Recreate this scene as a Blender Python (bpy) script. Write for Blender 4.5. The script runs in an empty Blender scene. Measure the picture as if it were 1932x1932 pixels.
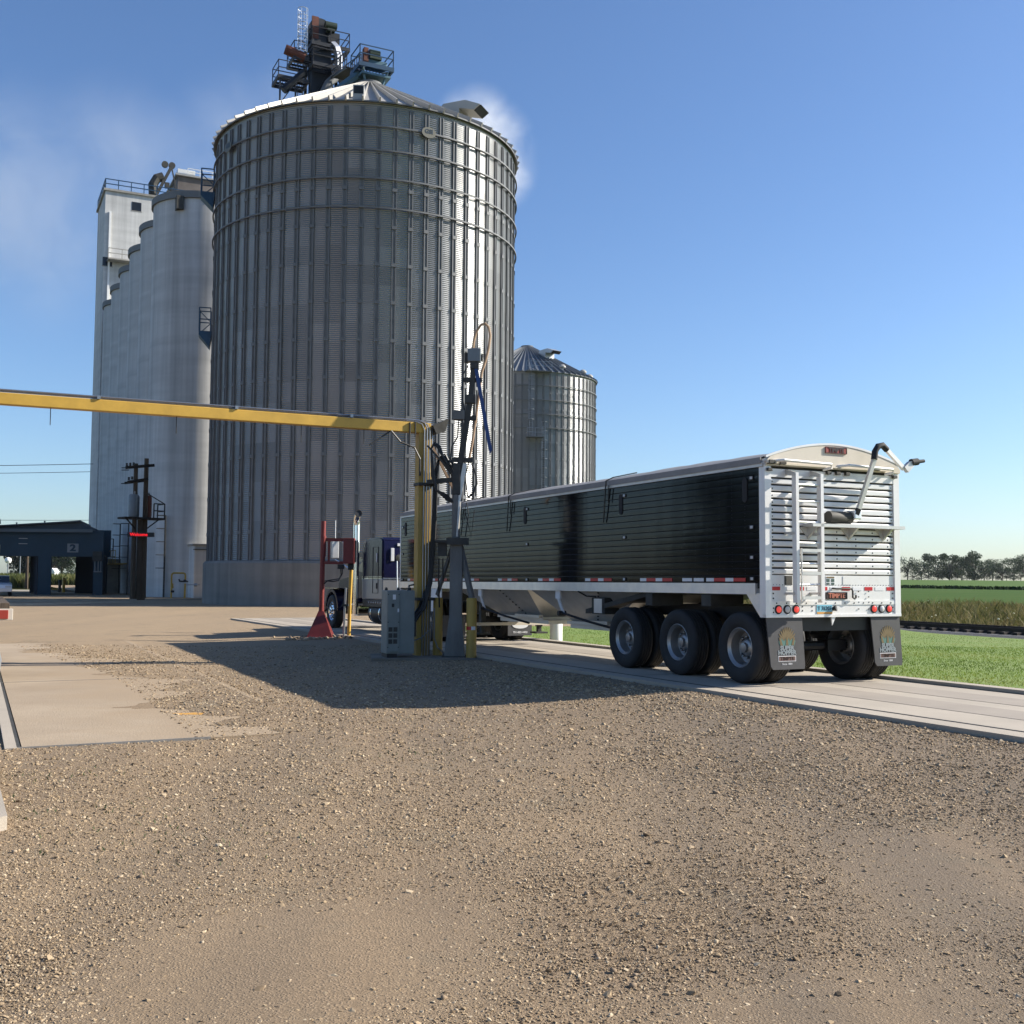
import bpy, bmesh, math, random
import numpy as np
from mathutils import Matrix, Vector
random.seed(7); RNG = np.random.default_rng(7)
R_ = math.radians
sc = bpy.context.scene
COL = sc.collection

# ------------------------------------------------------------------ camera, sky, sun, exposure
EYE = 1.75
cam = bpy.data.cameras.new('camera'); camo = bpy.data.objects.new('camera', cam); COL.objects.link(camo)
cam.sensor_width = 36; cam.lens = 36*2081/1932; cam.clip_start = .1; cam.clip_end = 6000
camo.matrix_world = Matrix.Translation((0, 0, EYE)) @ Matrix.Rotation(R_(90+3.36), 4, 'X') @ Matrix.Rotation(R_(.45), 4, 'Z')
sc.camera = camo
SUN_AZ, SUN_EL = 79, 30            # azimuth clockwise from +Y (right of the view), elevation
wd = bpy.data.worlds.new('World'); sc.world = wd; wd.use_nodes = True
nt = wd.node_tree; bg = nt.nodes['Background']
sky = nt.nodes.new('ShaderNodeTexSky'); sky.sky_type = 'NISHITA'; sky.sun_disc = False
sky.sun_elevation = R_(SUN_EL); sky.sun_rotation = R_(SUN_AZ)
sky.air_density = 1.0; sky.dust_density = 0.8; sky.ozone_density = 2.2; sky.altitude = 300
hs_ = nt.nodes.new('ShaderNodeHueSaturation'); hs_.inputs['Saturation'].default_value = 1.04
wb_ = nt.nodes.new('ShaderNodeMix'); wb_.data_type = 'RGBA'; wb_.blend_type = 'MULTIPLY'; wb_.inputs[0].default_value = 1; wb_.inputs[7].default_value = (.86,.98,1.16,1)   # white balance of the sky, the same everywhere
nt.links.new(sky.outputs[0], hs_.inputs['Color']); nt.links.new(hs_.outputs[0], wb_.inputs[6]); nt.links.new(wb_.outputs[2], bg.inputs[0]); bg.inputs[1].default_value = .076
sl = bpy.data.lights.new('sun', 'SUN'); sl.energy = 5.0; sl.angle = R_(.53); sl.color = (1, .93, .82)
so = bpy.data.objects.new('sun', sl); COL.objects.link(so)
sd = Vector((math.sin(R_(SUN_AZ))*math.cos(R_(SUN_EL)), math.cos(R_(SUN_AZ))*math.cos(R_(SUN_EL)), math.sin(R_(SUN_EL))))
so.rotation_euler = sd.to_track_quat('Z', 'Y').to_euler(); so.location = (60, 10, 60)
sc.view_settings.view_transform = 'Standard'; sc.view_settings.look = 'None'
sc.view_settings.exposure = .95; sc.view_settings.gamma = 1
sc.render.engine = 'CYCLES'
sc.cycles.max_bounces = 6; sc.cycles.diffuse_bounces = 3; sc.cycles.glossy_bounces = 3
sc.cycles.transparent_max_bounces = 8; sc.cycles.volume_bounces = 1; sc.cycles.use_denoising = True
sc.cycles.volume_step_rate = 2.0; sc.cycles.caustics_reflective = False; sc.cycles.caustics_refractive = False

# ------------------------------------------------------------------ the yard's own axes
A26 = R_(26)
UX = np.array([math.cos(A26), math.sin(A26)]); UY = np.array([-math.sin(A26), math.cos(A26)])
P0 = np.array([3.62, 15.8])                    # rear left corner of the trailer
N0, A0 = float(P0 @ UX), float(P0 @ UY)
def NA(n, a): v = UX*n + UY*a; return float(v[0]), float(v[1])
DK0, DK1 = N0-1.0, N0+2.85                     # edges of the weighbridge
def deck_z(a): return .21 - .0057*(a-A0)
def sstep(t): t = min(1, max(0, t)); return t*t*(3-2*t)
def gz(x, y):
    n = x*UX[0]+y*UX[1]; a = x*UY[0]+y*UY[1]
    dz = max(0.0, deck_z(a))
    if n < DK0+.02:
        k = 1 if a < 44 else max(0, 1-(a-44)/8)
        return (dz-.05)*sstep((n-5.3)/(DK0-5.3))*k
    if n < 13.2 and a < 44: return dz-.05
    t = min(1, max(0, (n-13)/23))
    k = 1 if a < 34 else max(0, 1-(a-34)/10)
    return (dz-.07)*(1-t)*k - .45*t*t*(3-2*t)*k

# ------------------------------------------------------------------ mesh helpers
class MB:
    def __init__(s): s.v = []; s.f = []
    def add(s, V, F, M=None):
        b = len(s.v)
        s.v += [tuple(M @ Vector(p)) for p in V] if M is not None else [tuple(p) for p in V]
        s.f += [tuple(i+b for i in f) for f in F]; return s
    def box(s, x0, x1, y0, y1, z0, z1, M=None):
        V = [(x0,y0,z0),(x1,y0,z0),(x1,y1,z0),(x0,y1,z0),(x0,y0,z1),(x1,y0,z1),(x1,y1,z1),(x0,y1,z1)]
        return s.add(V, [(3,2,1,0),(4,5,6,7),(0,1,5,4),(1,2,6,5),(2,3,7,6),(3,0,4,7)], M)
    def bbox(s, x0, x1, y0, y1, z0, z1, b=.01, M=None):     # bevelled box
        bm = bmesh.new()
        bmesh.ops.create_cube(bm, size=1, matrix=Matrix.Translation(((x0+x1)/2,(y0+y1)/2,(z0+z1)/2)) @ Matrix.Diagonal((x1-x0, y1-y0, z1-z0, 1)))
        bmesh.ops.bevel(bm, geom=bm.edges[:], offset=b, segments=2, profile=.6, affect='EDGES')
        bm.verts.index_update()
        s.add([v.co[:] for v in bm.verts], [[v.index for v in f.verts] for f in bm.faces], M); bm.free(); return s
    def bar(s, p, q, w, h=None, up=(0,0,1)):
        h = h or w; p = Vector(p); q = Vector(q); d = (q-p).normalized(); up = Vector(up)
        if abs(d.dot(up)) > .98: up = Vector((1,0,0))
        a = d.cross(up).normalized()*w/2; b = a.cross(d).normalized()*h/2
        V = [p-a-b, p+a-b, p+a+b, p-a+b, q-a-b, q+a-b, q+a+b, q-a+b]
        return s.add(V, [(3,2,1,0),(4,5,6,7),(0,1,5,4),(1,2,6,5),(2,3,7,6),(3,0,4,7)])
    def tube(s, pts, r, n=10, caps=True):
        pts = [Vector(p) for p in pts]; rs = r if isinstance(r, (list, tuple)) else [r]*len(pts)
        b = len(s.v); prev = None
        for i, p in enumerate(pts):
            t = (pts[min(i+1, len(pts)-1)]-pts[max(i-1, 0)]).normalized()
            if prev is None:
                u = Vector((0,0,1)) if abs(t.z) < .95 else Vector((1,0,0)); a = t.cross(u).normalized()
            else: a = (prev-t*prev.dot(t)).normalized()
            prev = a; c = t.cross(a)
            for k in range(n):
                w = 2*math.pi*k/n; s.v.append(tuple(p+(a*math.cos(w)+c*math.sin(w))*rs[i]))
        for i in range(len(pts)-1):
            for k in range(n):
                k2 = (k+1) % n; s.f.append((b+i*n+k, b+i*n+k2, b+(i+1)*n+k2, b+(i+1)*n+k))
        if caps:
            s.f.append(tuple(b+k for k in range(n))[::-1]); s.f.append(tuple(b+(len(pts)-1)*n+k for k in range(n)))
        return s
    def lathe(s, prof, n=32, axis='Z', M=None, closed=False, a0=0, a1=2*math.pi):
        b = len(s.v); full = abs(a1-a0-2*math.pi) < 1e-6; m = n if full else n+1
        for k in range(m):
            w = a0+(a1-a0)*k/n
            for r, h in prof:
                p = (r*math.cos(w), r*math.sin(w), h)
                if axis == 'X': p = (p[2], p[0], p[1])
                if axis == 'Y': p = (p[1], p[2], p[0])
                s.v.append(tuple(M @ Vector(p)) if M is not None else p)
        L = len(prof)
        for k in range(n):
            k2 = (k+1) % m
            for i in range(L-1 if not closed else L):
                j = (i+1) % L; s.f.append((b+k*L+i, b+k2*L+i, b+k2*L+j, b+k*L+j))
        return s
    def prism(s, poly, h0, h1, axis='Z', M=None):   # polygon extruded; axis = direction of the extrusion
        n = len(poly); V = []
        for h in (h0, h1):
            for a, c in poly: V.append({'Z': (a, c, h), 'X': (h, a, c), 'Y': (a, h, c)}[axis])
        F = [tuple(range(n))[::-1], tuple(range(n, 2*n))]+[(i, (i+1) % n, n+(i+1) % n, n+i) for i in range(n)]
        return s.add(V, F, M)
    def build(s, name, mat, parent=None, smooth=False, loc=None, rz=None):
        me = bpy.data.meshes.new(name); me.from_pydata(s.v, [], s.f)
        bm = bmesh.new(); bm.from_mesh(me); bmesh.ops.recalc_face_normals(bm, faces=bm.faces[:]); bm.to_mesh(me); bm.free()
        return obj(name, me, mat, parent, smooth, loc, rz)
def obj(name, me, mat=None, parent=None, smooth=False, loc=None, rz=None):
    if mat is not None:
        me.materials.clear(); me.materials.append(mat)
    if smooth:
        me.polygons.foreach_set('use_smooth', [True]*len(me.polygons))
        if smooth != 'all':
            try: me.set_sharp_from_angle(angle=R_(38))
            except Exception: pass
    o = bpy.data.objects.new(name, me); COL.objects.link(o)
    if parent is not None: o.parent = parent
    if loc is not None: o.location = loc
    if rz is not None: o.rotation_euler = (0, 0, rz)
    return o
def npmesh(name, V, F):
    me = bpy.data.meshes.new(name); k = F.shape[1]
    me.vertices.add(len(V)); me.vertices.foreach_set('co', np.asarray(V, np.float32).ravel())
    me.loops.add(F.size); me.loops.foreach_set('vertex_index', F.astype(np.int32).ravel())
    me.polygons.add(len(F)); me.polygons.foreach_set('loop_start', np.arange(0, F.size, k, dtype=np.int32))
    me.update(calc_edges=True); return me
def thing(name, label, cat, loc=(0,0,0), rz=0, group=None, rx=0):
    o = bpy.data.objects.new(name, None); COL.objects.link(o); o.empty_display_size = .3
    o.location = loc; o.rotation_euler = (rx, 0, rz); tag(o, label, cat, group); return o
def tag(o, label=None, cat=None, group=None, kind=None):
    if label: o['label'] = label
    if cat: o['category'] = cat
    if group: o['group'] = group
    if kind: o['kind'] = kind
    return o
def kids(o): return [c for c in bpy.data.objects if c.parent == o]
KID = {}
def dup(o, parent=None, loc=None, rz=None, label=None):
    c = o.copy(); COL.objects.link(c); c.parent = parent
    if loc is not None: c.location = loc
    if rz is not None: c.rotation_euler = (o.rotation_euler[0], o.rotation_euler[1], rz)
    if label: c['label'] = label
    for ch in o.children: dup(ch, c)
    return c
def text_mesh(txt, size, depth=.002, bold=0, font_scale_x=1, spacing=1):
    cu = bpy.data.curves.new('lettering', 'FONT'); cu.body = txt; cu.size = size; cu.extrude = depth
    cu.align_x = 'CENTER'; cu.align_y = 'CENTER'; cu.offset = bold; cu.space_character = spacing; cu.resolution_u = 3
    o = bpy.data.objects.new('tmp', cu); COL.objects.link(o)
    dg = bpy.context.evaluated_depsgraph_get(); me = bpy.data.meshes.new_from_object(o.evaluated_get(dg))
    bpy.data.objects.remove(o)
    if font_scale_x != 1:
        for v in me.vertices: v.co.x *= font_scale_x
    return me
def lettering(name, txt, size, mat, parent, M, depth=.002, bold=0, fx=1, spacing=1):
    me = text_mesh(txt, size, depth, bold, fx, spacing); me.transform(M); return obj(name, me, mat, parent)
FACE_REAR = Matrix.Rotation(R_(90), 4, 'X')                          # text facing local -Y
FACE_LEFT = Matrix.Rotation(R_(-90), 4, 'Z') @ FACE_REAR             # text facing local -X

# ------------------------------------------------------------------ materials
ALB = .74
KEEP = ('aluminium','chrome','reflective','lamp','white_paint','white_aluminium','beige_end_cap','polished_rim','plate','petals','car')
def mat(name, col, rough=.6, metal=0, var=.0, scale=3, bump=0, bscale=40, col2=None, coord='Object', detail=6, spec=.5, stretch=None, coat=0, emit=None, rvar=0):
    if not any(k in name for k in KEEP): col = tuple(c*ALB for c in col); col2 = tuple(c*ALB for c in col2) if col2 else None
    m = bpy.data.materials.new(name); m.use_nodes = True; nt = m.node_tree; L = nt.links
    b = nt.nodes['Principled BSDF']; b.inputs['Base Color'].default_value = (*col, 1)
    b.inputs['Roughness'].default_value = rough; b.inputs['Metallic'].default_value = metal
    b.inputs['Specular IOR Level'].default_value = spec; b.inputs['Coat Weight'].default_value = coat
    tc = nt.nodes.new('ShaderNodeTexCoord'); src = tc.outputs[coord]
    if stretch:
        mp = nt.nodes.new('ShaderNodeMapping'); mp.inputs['Scale'].default_value = stretch
        L.new(src, mp.inputs[0]); src = mp.outputs[0]
    if var or col2:
        n = nt.nodes.new('ShaderNodeTexNoise'); n.inputs['Scale'].default_value = scale; n.inputs['Detail'].default_value = detail
        n.inputs['Roughness'].default_value = .62; L.new(src, n.inputs[0])
        r = nt.nodes.new('ShaderNodeMapRange'); r.inputs[1].default_value = .3; r.inputs[2].default_value = .7
        L.new(n.outputs[0], r.inputs[0])
        mx = nt.nodes.new('ShaderNodeMix'); mx.data_type = 'RGBA'
        c1 = col; c2 = col2 or tuple(c*(1-var) for c in col)
        if not col2: c1 = tuple(min(1, c*(1+var)) for c in col)
        mx.inputs[6].default_value = (*c1, 1); mx.inputs[7].default_value = (*c2, 1)
        L.new(r.outputs[0], mx.inputs[0]); L.new(mx.outputs[2], b.inputs['Base Color'])
        if rvar:
            r2 = nt.nodes.new('ShaderNodeMapRange'); r2.inputs[3].default_value = max(0, rough-rvar); r2.inputs[4].default_value = min(1, rough+rvar)
            L.new(r.outputs[0], r2.inputs[0]); L.new(r2.outputs[0], b.inputs['Roughness'])
    if bump:
        n2 = nt.nodes.new('ShaderNodeTexNoise'); n2.inputs['Scale'].default_value = bscale; n2.inputs['Detail'].default_value = 5
        L.new(src, n2.inputs[0]); bp = nt.nodes.new('ShaderNodeBump'); bp.inputs['Strength'].default_value = bump; bp.inputs['Distance'].default_value = .02
        L.new(n2.outputs[0], bp.inputs['Height']); L.new(bp.outputs[0], b.inputs['Normal'])
    if emit:
        b.inputs['Emission Color'].default_value = (*emit[0], 1); b.inputs['Emission Strength'].default_value = emit[1]
    return m
def rand_mat(name, cols, rough=.8, spec=.3, translucent=0, per='face'):
    """colour picked per loose piece (attribute 'rnd' on faces) from a ramp"""
    cols = [tuple(v*ALB for v in c) for c in cols]
    m = bpy.data.materials.new(name); m.use_nodes = True; nt = m.node_tree; L = nt.links; b = nt.nodes['Principled BSDF']
    b.inputs['Roughness'].default_value = rough; b.inputs['Specular IOR Level'].default_value = spec
    at = nt.nodes.new('ShaderNodeAttribute'); at.attribute_name = 'rnd'
    rp = nt.nodes.new('ShaderNodeValToRGB'); e = rp.color_ramp.elements
    e[0].position = 0; e[0].color = (*cols[0], 1); e[1].position = 1; e[1].color = (*cols[-1], 1)
    for i, c in enumerate(cols[1:-1]): k = e.new((i+1)/(len(cols)-1)); k.color = (*c, 1)
    L.new(at.outputs['Fac'], rp.inputs[0]); L.new(rp.outputs[0], b.inputs['Base Color'])
    if translucent:
        out = nt.nodes['Material Output']; tr = nt.nodes.new('ShaderNodeBsdfTranslucent'); L.new(rp.outputs[0], tr.inputs[0])
        ms = nt.nodes.new('ShaderNodeMixShader'); ms.inputs[0].default_value = translucent
        L.new(b.outputs[0], ms.inputs[1]); L.new(tr.outputs[0], ms.inputs[2]); L.new(ms.outputs[0], out.inputs[0])
    return m
def set_rnd(me, vals):
    a = me.attributes.new('rnd', 'FLOAT', 'FACE'); a.data.foreach_set('value', np.asarray(vals, np.float32))

M = {}
M['rim'] = mat('polished_rim', (.36,.35,.34), .42, .8, .08, 5)
M['galv'] = mat('galvanised_steel', (.50,.52,.53), .42, .55, .10, .6, stretch=(1,1,.25), rvar=.08)
M['galv_dark'] = mat('galvanised_stiffener', (.205,.215,.225), .65, 0, .12, 2, spec=.3)
M['roofsteel'] = mat('roof_steel', (.50,.485,.45), .5, .2, .08, .5)
M['conc_white'] = mat('white_painted_concrete', (.66,.655,.635), .85, 0, 0, .5, .6, 1.2, col2=(.46,.46,.45), stretch=(1,1,.12), detail=9)
M['conc'] = mat('concrete', (.42,.40,.36), .9, 0, .22, 1.2, .3, 30)
M['conc_base'] = mat('foundation_concrete', (.30,.285,.26), .9, 0, .14, .7, .2, 12, stretch=(1,1,.4))
M['conc_deck'] = mat('deck_concrete', (.50,.435,.35), .88, 0, .10, .9, .25, 60)
M['conc_worn'] = mat('worn_wheel_path', (.40,.345,.28), .85, 0, .10, 1.1, .2, 50)
M['dark'] = mat('black_steel', (.02,.02,.022), .5, .2, .2, 6)
M['tower'] = mat('dark_painted_steel', (.035,.038,.045), .55, .3, .25, 2)
M['bluesteel'] = mat('blue_painted_steel', (.02,.075,.15), .5, .1, .2, 1.5)
M['bluepale'] = mat('blue_grey_machine', (.12,.22,.28), .5, .3, .15, 2)
M['shed'] = mat('blue_shed_cladding', (.022,.062,.095), .55, .1, .12, .8)
M['shedroof'] = mat('shed_roof', (.06,.085,.11), .5, .2, .15, .8)
M['yellow'] = mat('yellow_paint', (.78,.47,.07), .5, 0, .12, 3, .1, 60)
M['yellow_dirty'] = mat('dirty_yellow_paint', (.72,.45,.08), .65, 0, 0, 2.5, .15, 50, col2=(.38,.26,.08), stretch=(1,1,.35))
M['red'] = mat('red_paint', (.24,.025,.02), .5, 0, .2, 4)
M['rust'] = mat('rusty_red', (.17,.05,.03), .75, 0, .25, 4)
M['rubber'] = mat('rubber', (.022,.022,.023), .75, 0, .25, 7, .1, 90)
M['cable'] = mat('black_cable', (.012,.012,.013), .5)
M['alu'] = mat('aluminium', (.72,.73,.74), .36, .75, .06, 5, rvar=.08)
M['alu_white'] = mat('white_aluminium', (.84,.84,.83), .36, .12, 0, 2.2, col2=(.70,.68,.64), stretch=(1,1,.4), rvar=.1, detail=9)
M['alu_dull'] = mat('dull_aluminium', (.58,.57,.54), .42, .55, .10, 4, .1, 6)
M['chrome'] = mat('chrome', (.85,.86,.88), .08, 1)
M['black_side'] = mat('black_slat_paint', (.006,.0065,.009), .11, 0, .3, 3, spec=.2, bump=.05, bscale=3.5, rvar=.05)
M['grey'] = mat('grey_cabinet_paint', (.26,.29,.27), .55, 0, .12, 4, .05, 30)
M['greypost'] = mat('grey_post_paint', (.25,.25,.235), .7, 0, 0, 3, .2, 25, col2=(.13,.125,.115), stretch=(1,1,.3))
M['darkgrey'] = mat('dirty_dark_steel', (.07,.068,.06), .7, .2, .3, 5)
M['conduit'] = mat('steel_conduit', (.45,.46,.47), .35, .8, .08, 5)
M['white'] = mat('white_paint', (.80,.80,.78), .5, 0, .04, 5)
M['tan'] = mat('tan_tube', (.55,.36,.22), .6, 0, .1, 4)
M['bluetube'] = mat('blue_tube', (.025,.07,.24), .4)
M['wood'] = mat('weathered_pole_wood', (.105,.075,.05), .9, 0, .35, 2, .6, 14, stretch=(6,6,.6))
M['trans'] = mat('transformer_grey', (.24,.27,.29), .5, 0, .12, 3)
M['navy'] = mat('navy_truck_paint', (.010,.011,.045), .2, 0, .05, 2, spec=.22)
M['silver'] = mat('silver_truck_paint', (.36,.37,.39), .3, .3, .04, 3)
M['glass'] = mat('dark_window_glass', (.02,.022,.025), .06, 0)
M['plate_white'] = mat('white_reflective', (.75,.75,.75), .4)
M['tape_red'] = mat('red_reflective', (.50,.015,.02), .35)
M['lens_red'] = mat('red_lamp_lens', (.55,.03,.03), .25, emit=((1,.12,.08), .25))
M['lens_clear'] = mat('clear_lamp_lens', (.55,.55,.55), .2)
M['badge'] = mat('badge_brown', (.045,.02,.015), .4)
M['badge_red'] = mat('badge_red', (.42,.06,.04), .45)
M['copper'] = mat('badge_copper_letters', (.60,.20,.12), .45)
M['plate_blue'] = mat('licence_plate_blue', (.20,.50,.62), .45)
M['plate_org'] = mat('licence_plate_orange', (.60,.30,.07), .45)
M['ink'] = mat('dark_ink', (.01,.04,.07), .5)
M['flap'] = mat('mud_flap_rubber', (.085,.083,.085), .6, 0, .15, 4)
M['gold'] = mat('print_gold', (.21,.15,.06), .6)
M['teal'] = mat('print_teal', (.10,.24,.20), .6)
M['print_pale'] = mat('print_pale_blue', (.32,.37,.39), .6)
M['print_brown'] = mat('print_brown', (.20,.11,.09), .6)
M['led'] = mat('led_red', (.05,0,0), .4, emit=((1,.012,.02), .7))
M['ledcase'] = mat('sign_case', (.01,.01,.012), .5)
M['tarp'] = mat('grey_tarp', (.33,.32,.31), .65, 0, .15, 3, .15, 12)
M['tan_cap'] = mat('beige_end_cap', (.62,.56,.46), .5, 0, .05, 3)
M['ballast'] = mat('ballast', (.17,.165,.165), .95, 0, 0, 14, .9, 30, col2=(.07,.07,.075))
M['tie'] = mat('railway_tie_wood', (.035,.028,.024), .9, 0, .3, 4)
M['rail'] = mat('rail_steel', (.055,.04,.032), .6, .5, .2, 3)
M['asphalt'] = mat('asphalt', (.06,.06,.062), .9, 0, .15, 2)
M['orange_paint'] = mat('orange_marking_paint', (.70,.36,.07), .8, 0, .15, 25)

def add_pour_lines(m, per=.8):
    """faint horizontal lift marks and rain streaks in the slip-formed concrete"""
    nt = m.node_tree; b = nt.nodes['Principled BSDF']; L = nt.links; src = b.inputs['Base Color'].links[0].from_socket
    tc = nt.nodes.new('ShaderNodeTexCoord')
    def nz(sc_, st, det=4):
        mp = nt.nodes.new('ShaderNodeMapping'); mp.inputs['Scale'].default_value = st; L.new(tc.outputs['Object'], mp.inputs[0])
        n = nt.nodes.new('ShaderNodeTexNoise'); n.inputs['Scale'].default_value = sc_; n.inputs['Detail'].default_value = det; L.new(mp.outputs[0], n.inputs[0])
        r = nt.nodes.new('ShaderNodeMapRange'); r.inputs[1].default_value = .35; r.inputs[2].default_value = .7; r.inputs[3].default_value = 1.04; L.new(n.outputs[0], r.inputs[0]); return r
    a = nz(1, (.15,.15,1.6)); a.inputs[4].default_value = .88; c = nz(1, (2.2,2.2,.05), 7); c.inputs[4].default_value = .76
    mu = nt.nodes.new('ShaderNodeMath'); mu.operation = 'MULTIPLY'; L.new(a.outputs[0], mu.inputs[0]); L.new(c.outputs[0], mu.inputs[1])
    vm = nt.nodes.new('ShaderNodeVectorMath'); vm.operation = 'SCALE'; L.new(src, vm.inputs[0]); L.new(mu.outputs[0], vm.inputs['Scale']); L.new(vm.outputs[0], b.inputs['Base Color'])
add_pour_lines(M['conc_white']); add_pour_lines(M['conc_base'])
# ================================================================== THE SETTING
def grid(ns, as_, zf, name, m, kind='structure', keep=None):
    V = []; F = []; W = len(as_)
    for n in ns:
        for a in as_:
            x, y = NA(n, a); V.append((x, y, zf(x, y)))
    for i in range(len(ns)-1):
        for j in range(W-1): F.append((i*W+j, (i+1)*W+j, (i+1)*W+j+1, i*W+j+1))
    me = npmesh(name, np.array(V), np.array(F)); o = obj(name, me, m, smooth='all'); tag(o, kind=kind); return o
def lin(a, b, step): k = max(1, int(round((b-a)/step))); return [a+(b-a)*i/k for i in range(k+1)]

# gravel: fine relief in the material, the stones themselves are meshes below
def gravel_material():
    m = bpy.data.materials.new('gravel'); m.use_nodes = True; nt = m.node_tree; L = nt.links; b = nt.nodes['Principled BSDF']
    b.inputs['Roughness'].default_value = .95; b.inputs['Specular IOR Level'].default_value = .2
    tc = nt.nodes.new('ShaderNodeTexCoord')
    def noise(scale, detail=6, rough=.6, st=None, rot=0):
        mp = nt.nodes.new('ShaderNodeMapping'); mp.inputs['Rotation'].default_value = (0,0,rot)
        if st: mp.inputs['Scale'].default_value = st
        L.new(tc.outputs['Object'], mp.inputs[0])
        n = nt.nodes.new('ShaderNodeTexNoise'); n.inputs['Scale'].default_value = scale; n.inputs['Detail'].default_value = detail; n.inputs['Roughness'].default_value = rough
        L.new(mp.outputs[0], n.inputs[0]); return n.outputs[0]
    def ramp(src, a, b_, c, d):
        r = nt.nodes.new('ShaderNodeMapRange'); r.inputs[1].default_value = a; r.inputs[2].default_value = b_; r.inputs[3].default_value = c; r.inputs[4].default_value = d
        L.new(src, r.inputs[0]); return r.outputs[0]
    def mix(f, c1, c2):
        x = nt.nodes.new('ShaderNodeMix'); x.data_type = 'RGBA'; L.new(f, x.inputs[0])
        for i, c in ((6, c1), (7, c2)):
            if isinstance(c, tuple): x.inputs[i].default_value = (*[v*ALB for v in c], 1)
            else: L.new(c, x.inputs[i])
        return x.outputs[2]
    big = ramp(noise(.28, 4), .38, .62, 0, 1)
    base = mix(big, (.475,.345,.215), (.365,.265,.17))
    streak = ramp(noise(.55, 5, .6, (1, .10, 1), R_(-36)), .40, .62, 0, .85)
    base = mix(streak, base, (.235,.186,.138))
    sx = nt.nodes.new('ShaderNodeSeparateXYZ'); mpp = nt.nodes.new('ShaderNodeMapping'); mpp.inputs['Rotation'].default_value = (0,0,R_(-30)); L.new(tc.outputs['Object'], mpp.inputs[0]); L.new(mpp.outputs[0], sx.inputs[0])
    ad = nt.nodes.new('ShaderNodeMath'); ad.operation = 'ADD'; L.new(sx.outputs[0], ad.inputs[0]); L.new(ramp(noise(.35, 4), 0, 1, -3.5, 3.5), ad.inputs[1])
    base = mix(ramp(ad.outputs[0], 2.5, 9.5, 0, .45), base, (.27,.222,.175))
    dusty = ramp(noise(.20, 3, .5, (1,.25,1), R_(-26)), .52, .72, 0, .6)
    base = mix(dusty, base, (.52,.385,.245))
    sy = nt.nodes.new('ShaderNodeSeparateXYZ'); L.new(tc.outputs['Object'], sy.inputs[0])
    ad2 = nt.nodes.new('ShaderNodeMath'); ad2.operation = 'ADD'; L.new(sy.outputs[1], ad2.inputs[0]); L.new(ramp(noise(.30, 5), 0, 1, -6, 6), ad2.inputs[1])
    base = mix(ramp(ad2.outputs[0], 14, 23, 0, .6), base, (.58,.43,.27))   # packed dusty lane across the far yard
    patch = ramp(noise(.9, 5, .65), .56, .70, 0, .55)
    base = mix(patch, base, (.245,.215,.155))
    fine = ramp(noise(22, 5, .7), .35, .65, 0, .5)
    base = mix(fine, base, (.225,.168,.11))
    vor = nt.nodes.new('ShaderNodeTexVoronoi'); vor.inputs['Scale'].default_value = 62; L.new(tc.outputs['Object'], vor.inputs[0])
    sp = ramp(vor.outputs['Distance'], .05, .30, .55, 0)
    base = mix(sp, base, (.50,.415,.31))
    L.new(base, b.inputs['Base Color'])
    h = nt.nodes.new('ShaderNodeMath'); h.operation = 'ADD'; L.new(noise(75, 6, .8), h.inputs[0])
    inv = ramp(vor.outputs['Distance'], 0, .5, .6, 0); L.new(inv, h.inputs[1])
    bp = nt.nodes.new('ShaderNodeBump'); bp.inputs['Strength'].default_value = .8; bp.inputs['Distance'].default_value = .012
    L.new(h.outputs[0], bp.inputs['Height']); L.new(bp.outputs[0], b.inputs['Normal'])
    return m
M['gravel'] = gravel_material()
def bumpz(x, y):
    n_ = x*UX[0]+y*UX[1]; a_ = x*UY[0]+y*UY[1]
    if .43 < n_ < 3.75 and 12.12 < a_ < 31:
        bd = 2.25+.45*math.sin(a_*1.1+.4)+.28*math.sin(a_*2.7+1)+.16*math.sin(a_*6.1)+.10*math.sin(a_*13.3+n_*5); bd -= .14*max(0, a_-20)
        return -.035 if n_ < bd else min(.016, -.035+.12*(n_-bd))
    return gz(x, y) + .010*math.sin(x*.8+y*.5)*math.sin(y*.7-x*.3) + .005*math.sin(2.3*x-1.1*y)
M['farm'] = mat('farmland_soil_and_grass', (.085,.105,.035), .95, 0, 0, .05, col2=(.13,.125,.05), spec=.1)
V = [(-3500,-400,-.62),(3500,-400,-.62),(3500,4500,-.62),(-3500,4500,-.62)]
tag(obj('ground', npmesh('ground', np.array(V), np.array([[0,1,2,3]])), M['farm']), kind='structure')
# gravel yard: left of the weighbridge, with a hole where the flush left scale lies, and behind
LS0, LS1, LA0, LA1 = .50, 3.55, 12.15, 30.0
tag(grid(lin(-75, -20, 5)+lin(-18, -.4, .4)+lin(-.2, 4, .12)+lin(4.3, 9.15, .3), lin(-20, 6, 2)+lin(6.5, 34, .2)+lin(34.6, 44, .6)+lin(46, 112, 4), bumpz, 'gravel_yard', M['gravel']))
grid(lin(DK0, 34, 1.8), lin(36, 175, 4), lambda x, y: gz(x, y)-.012, 'gravel_yard', M['gravel'])

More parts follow.
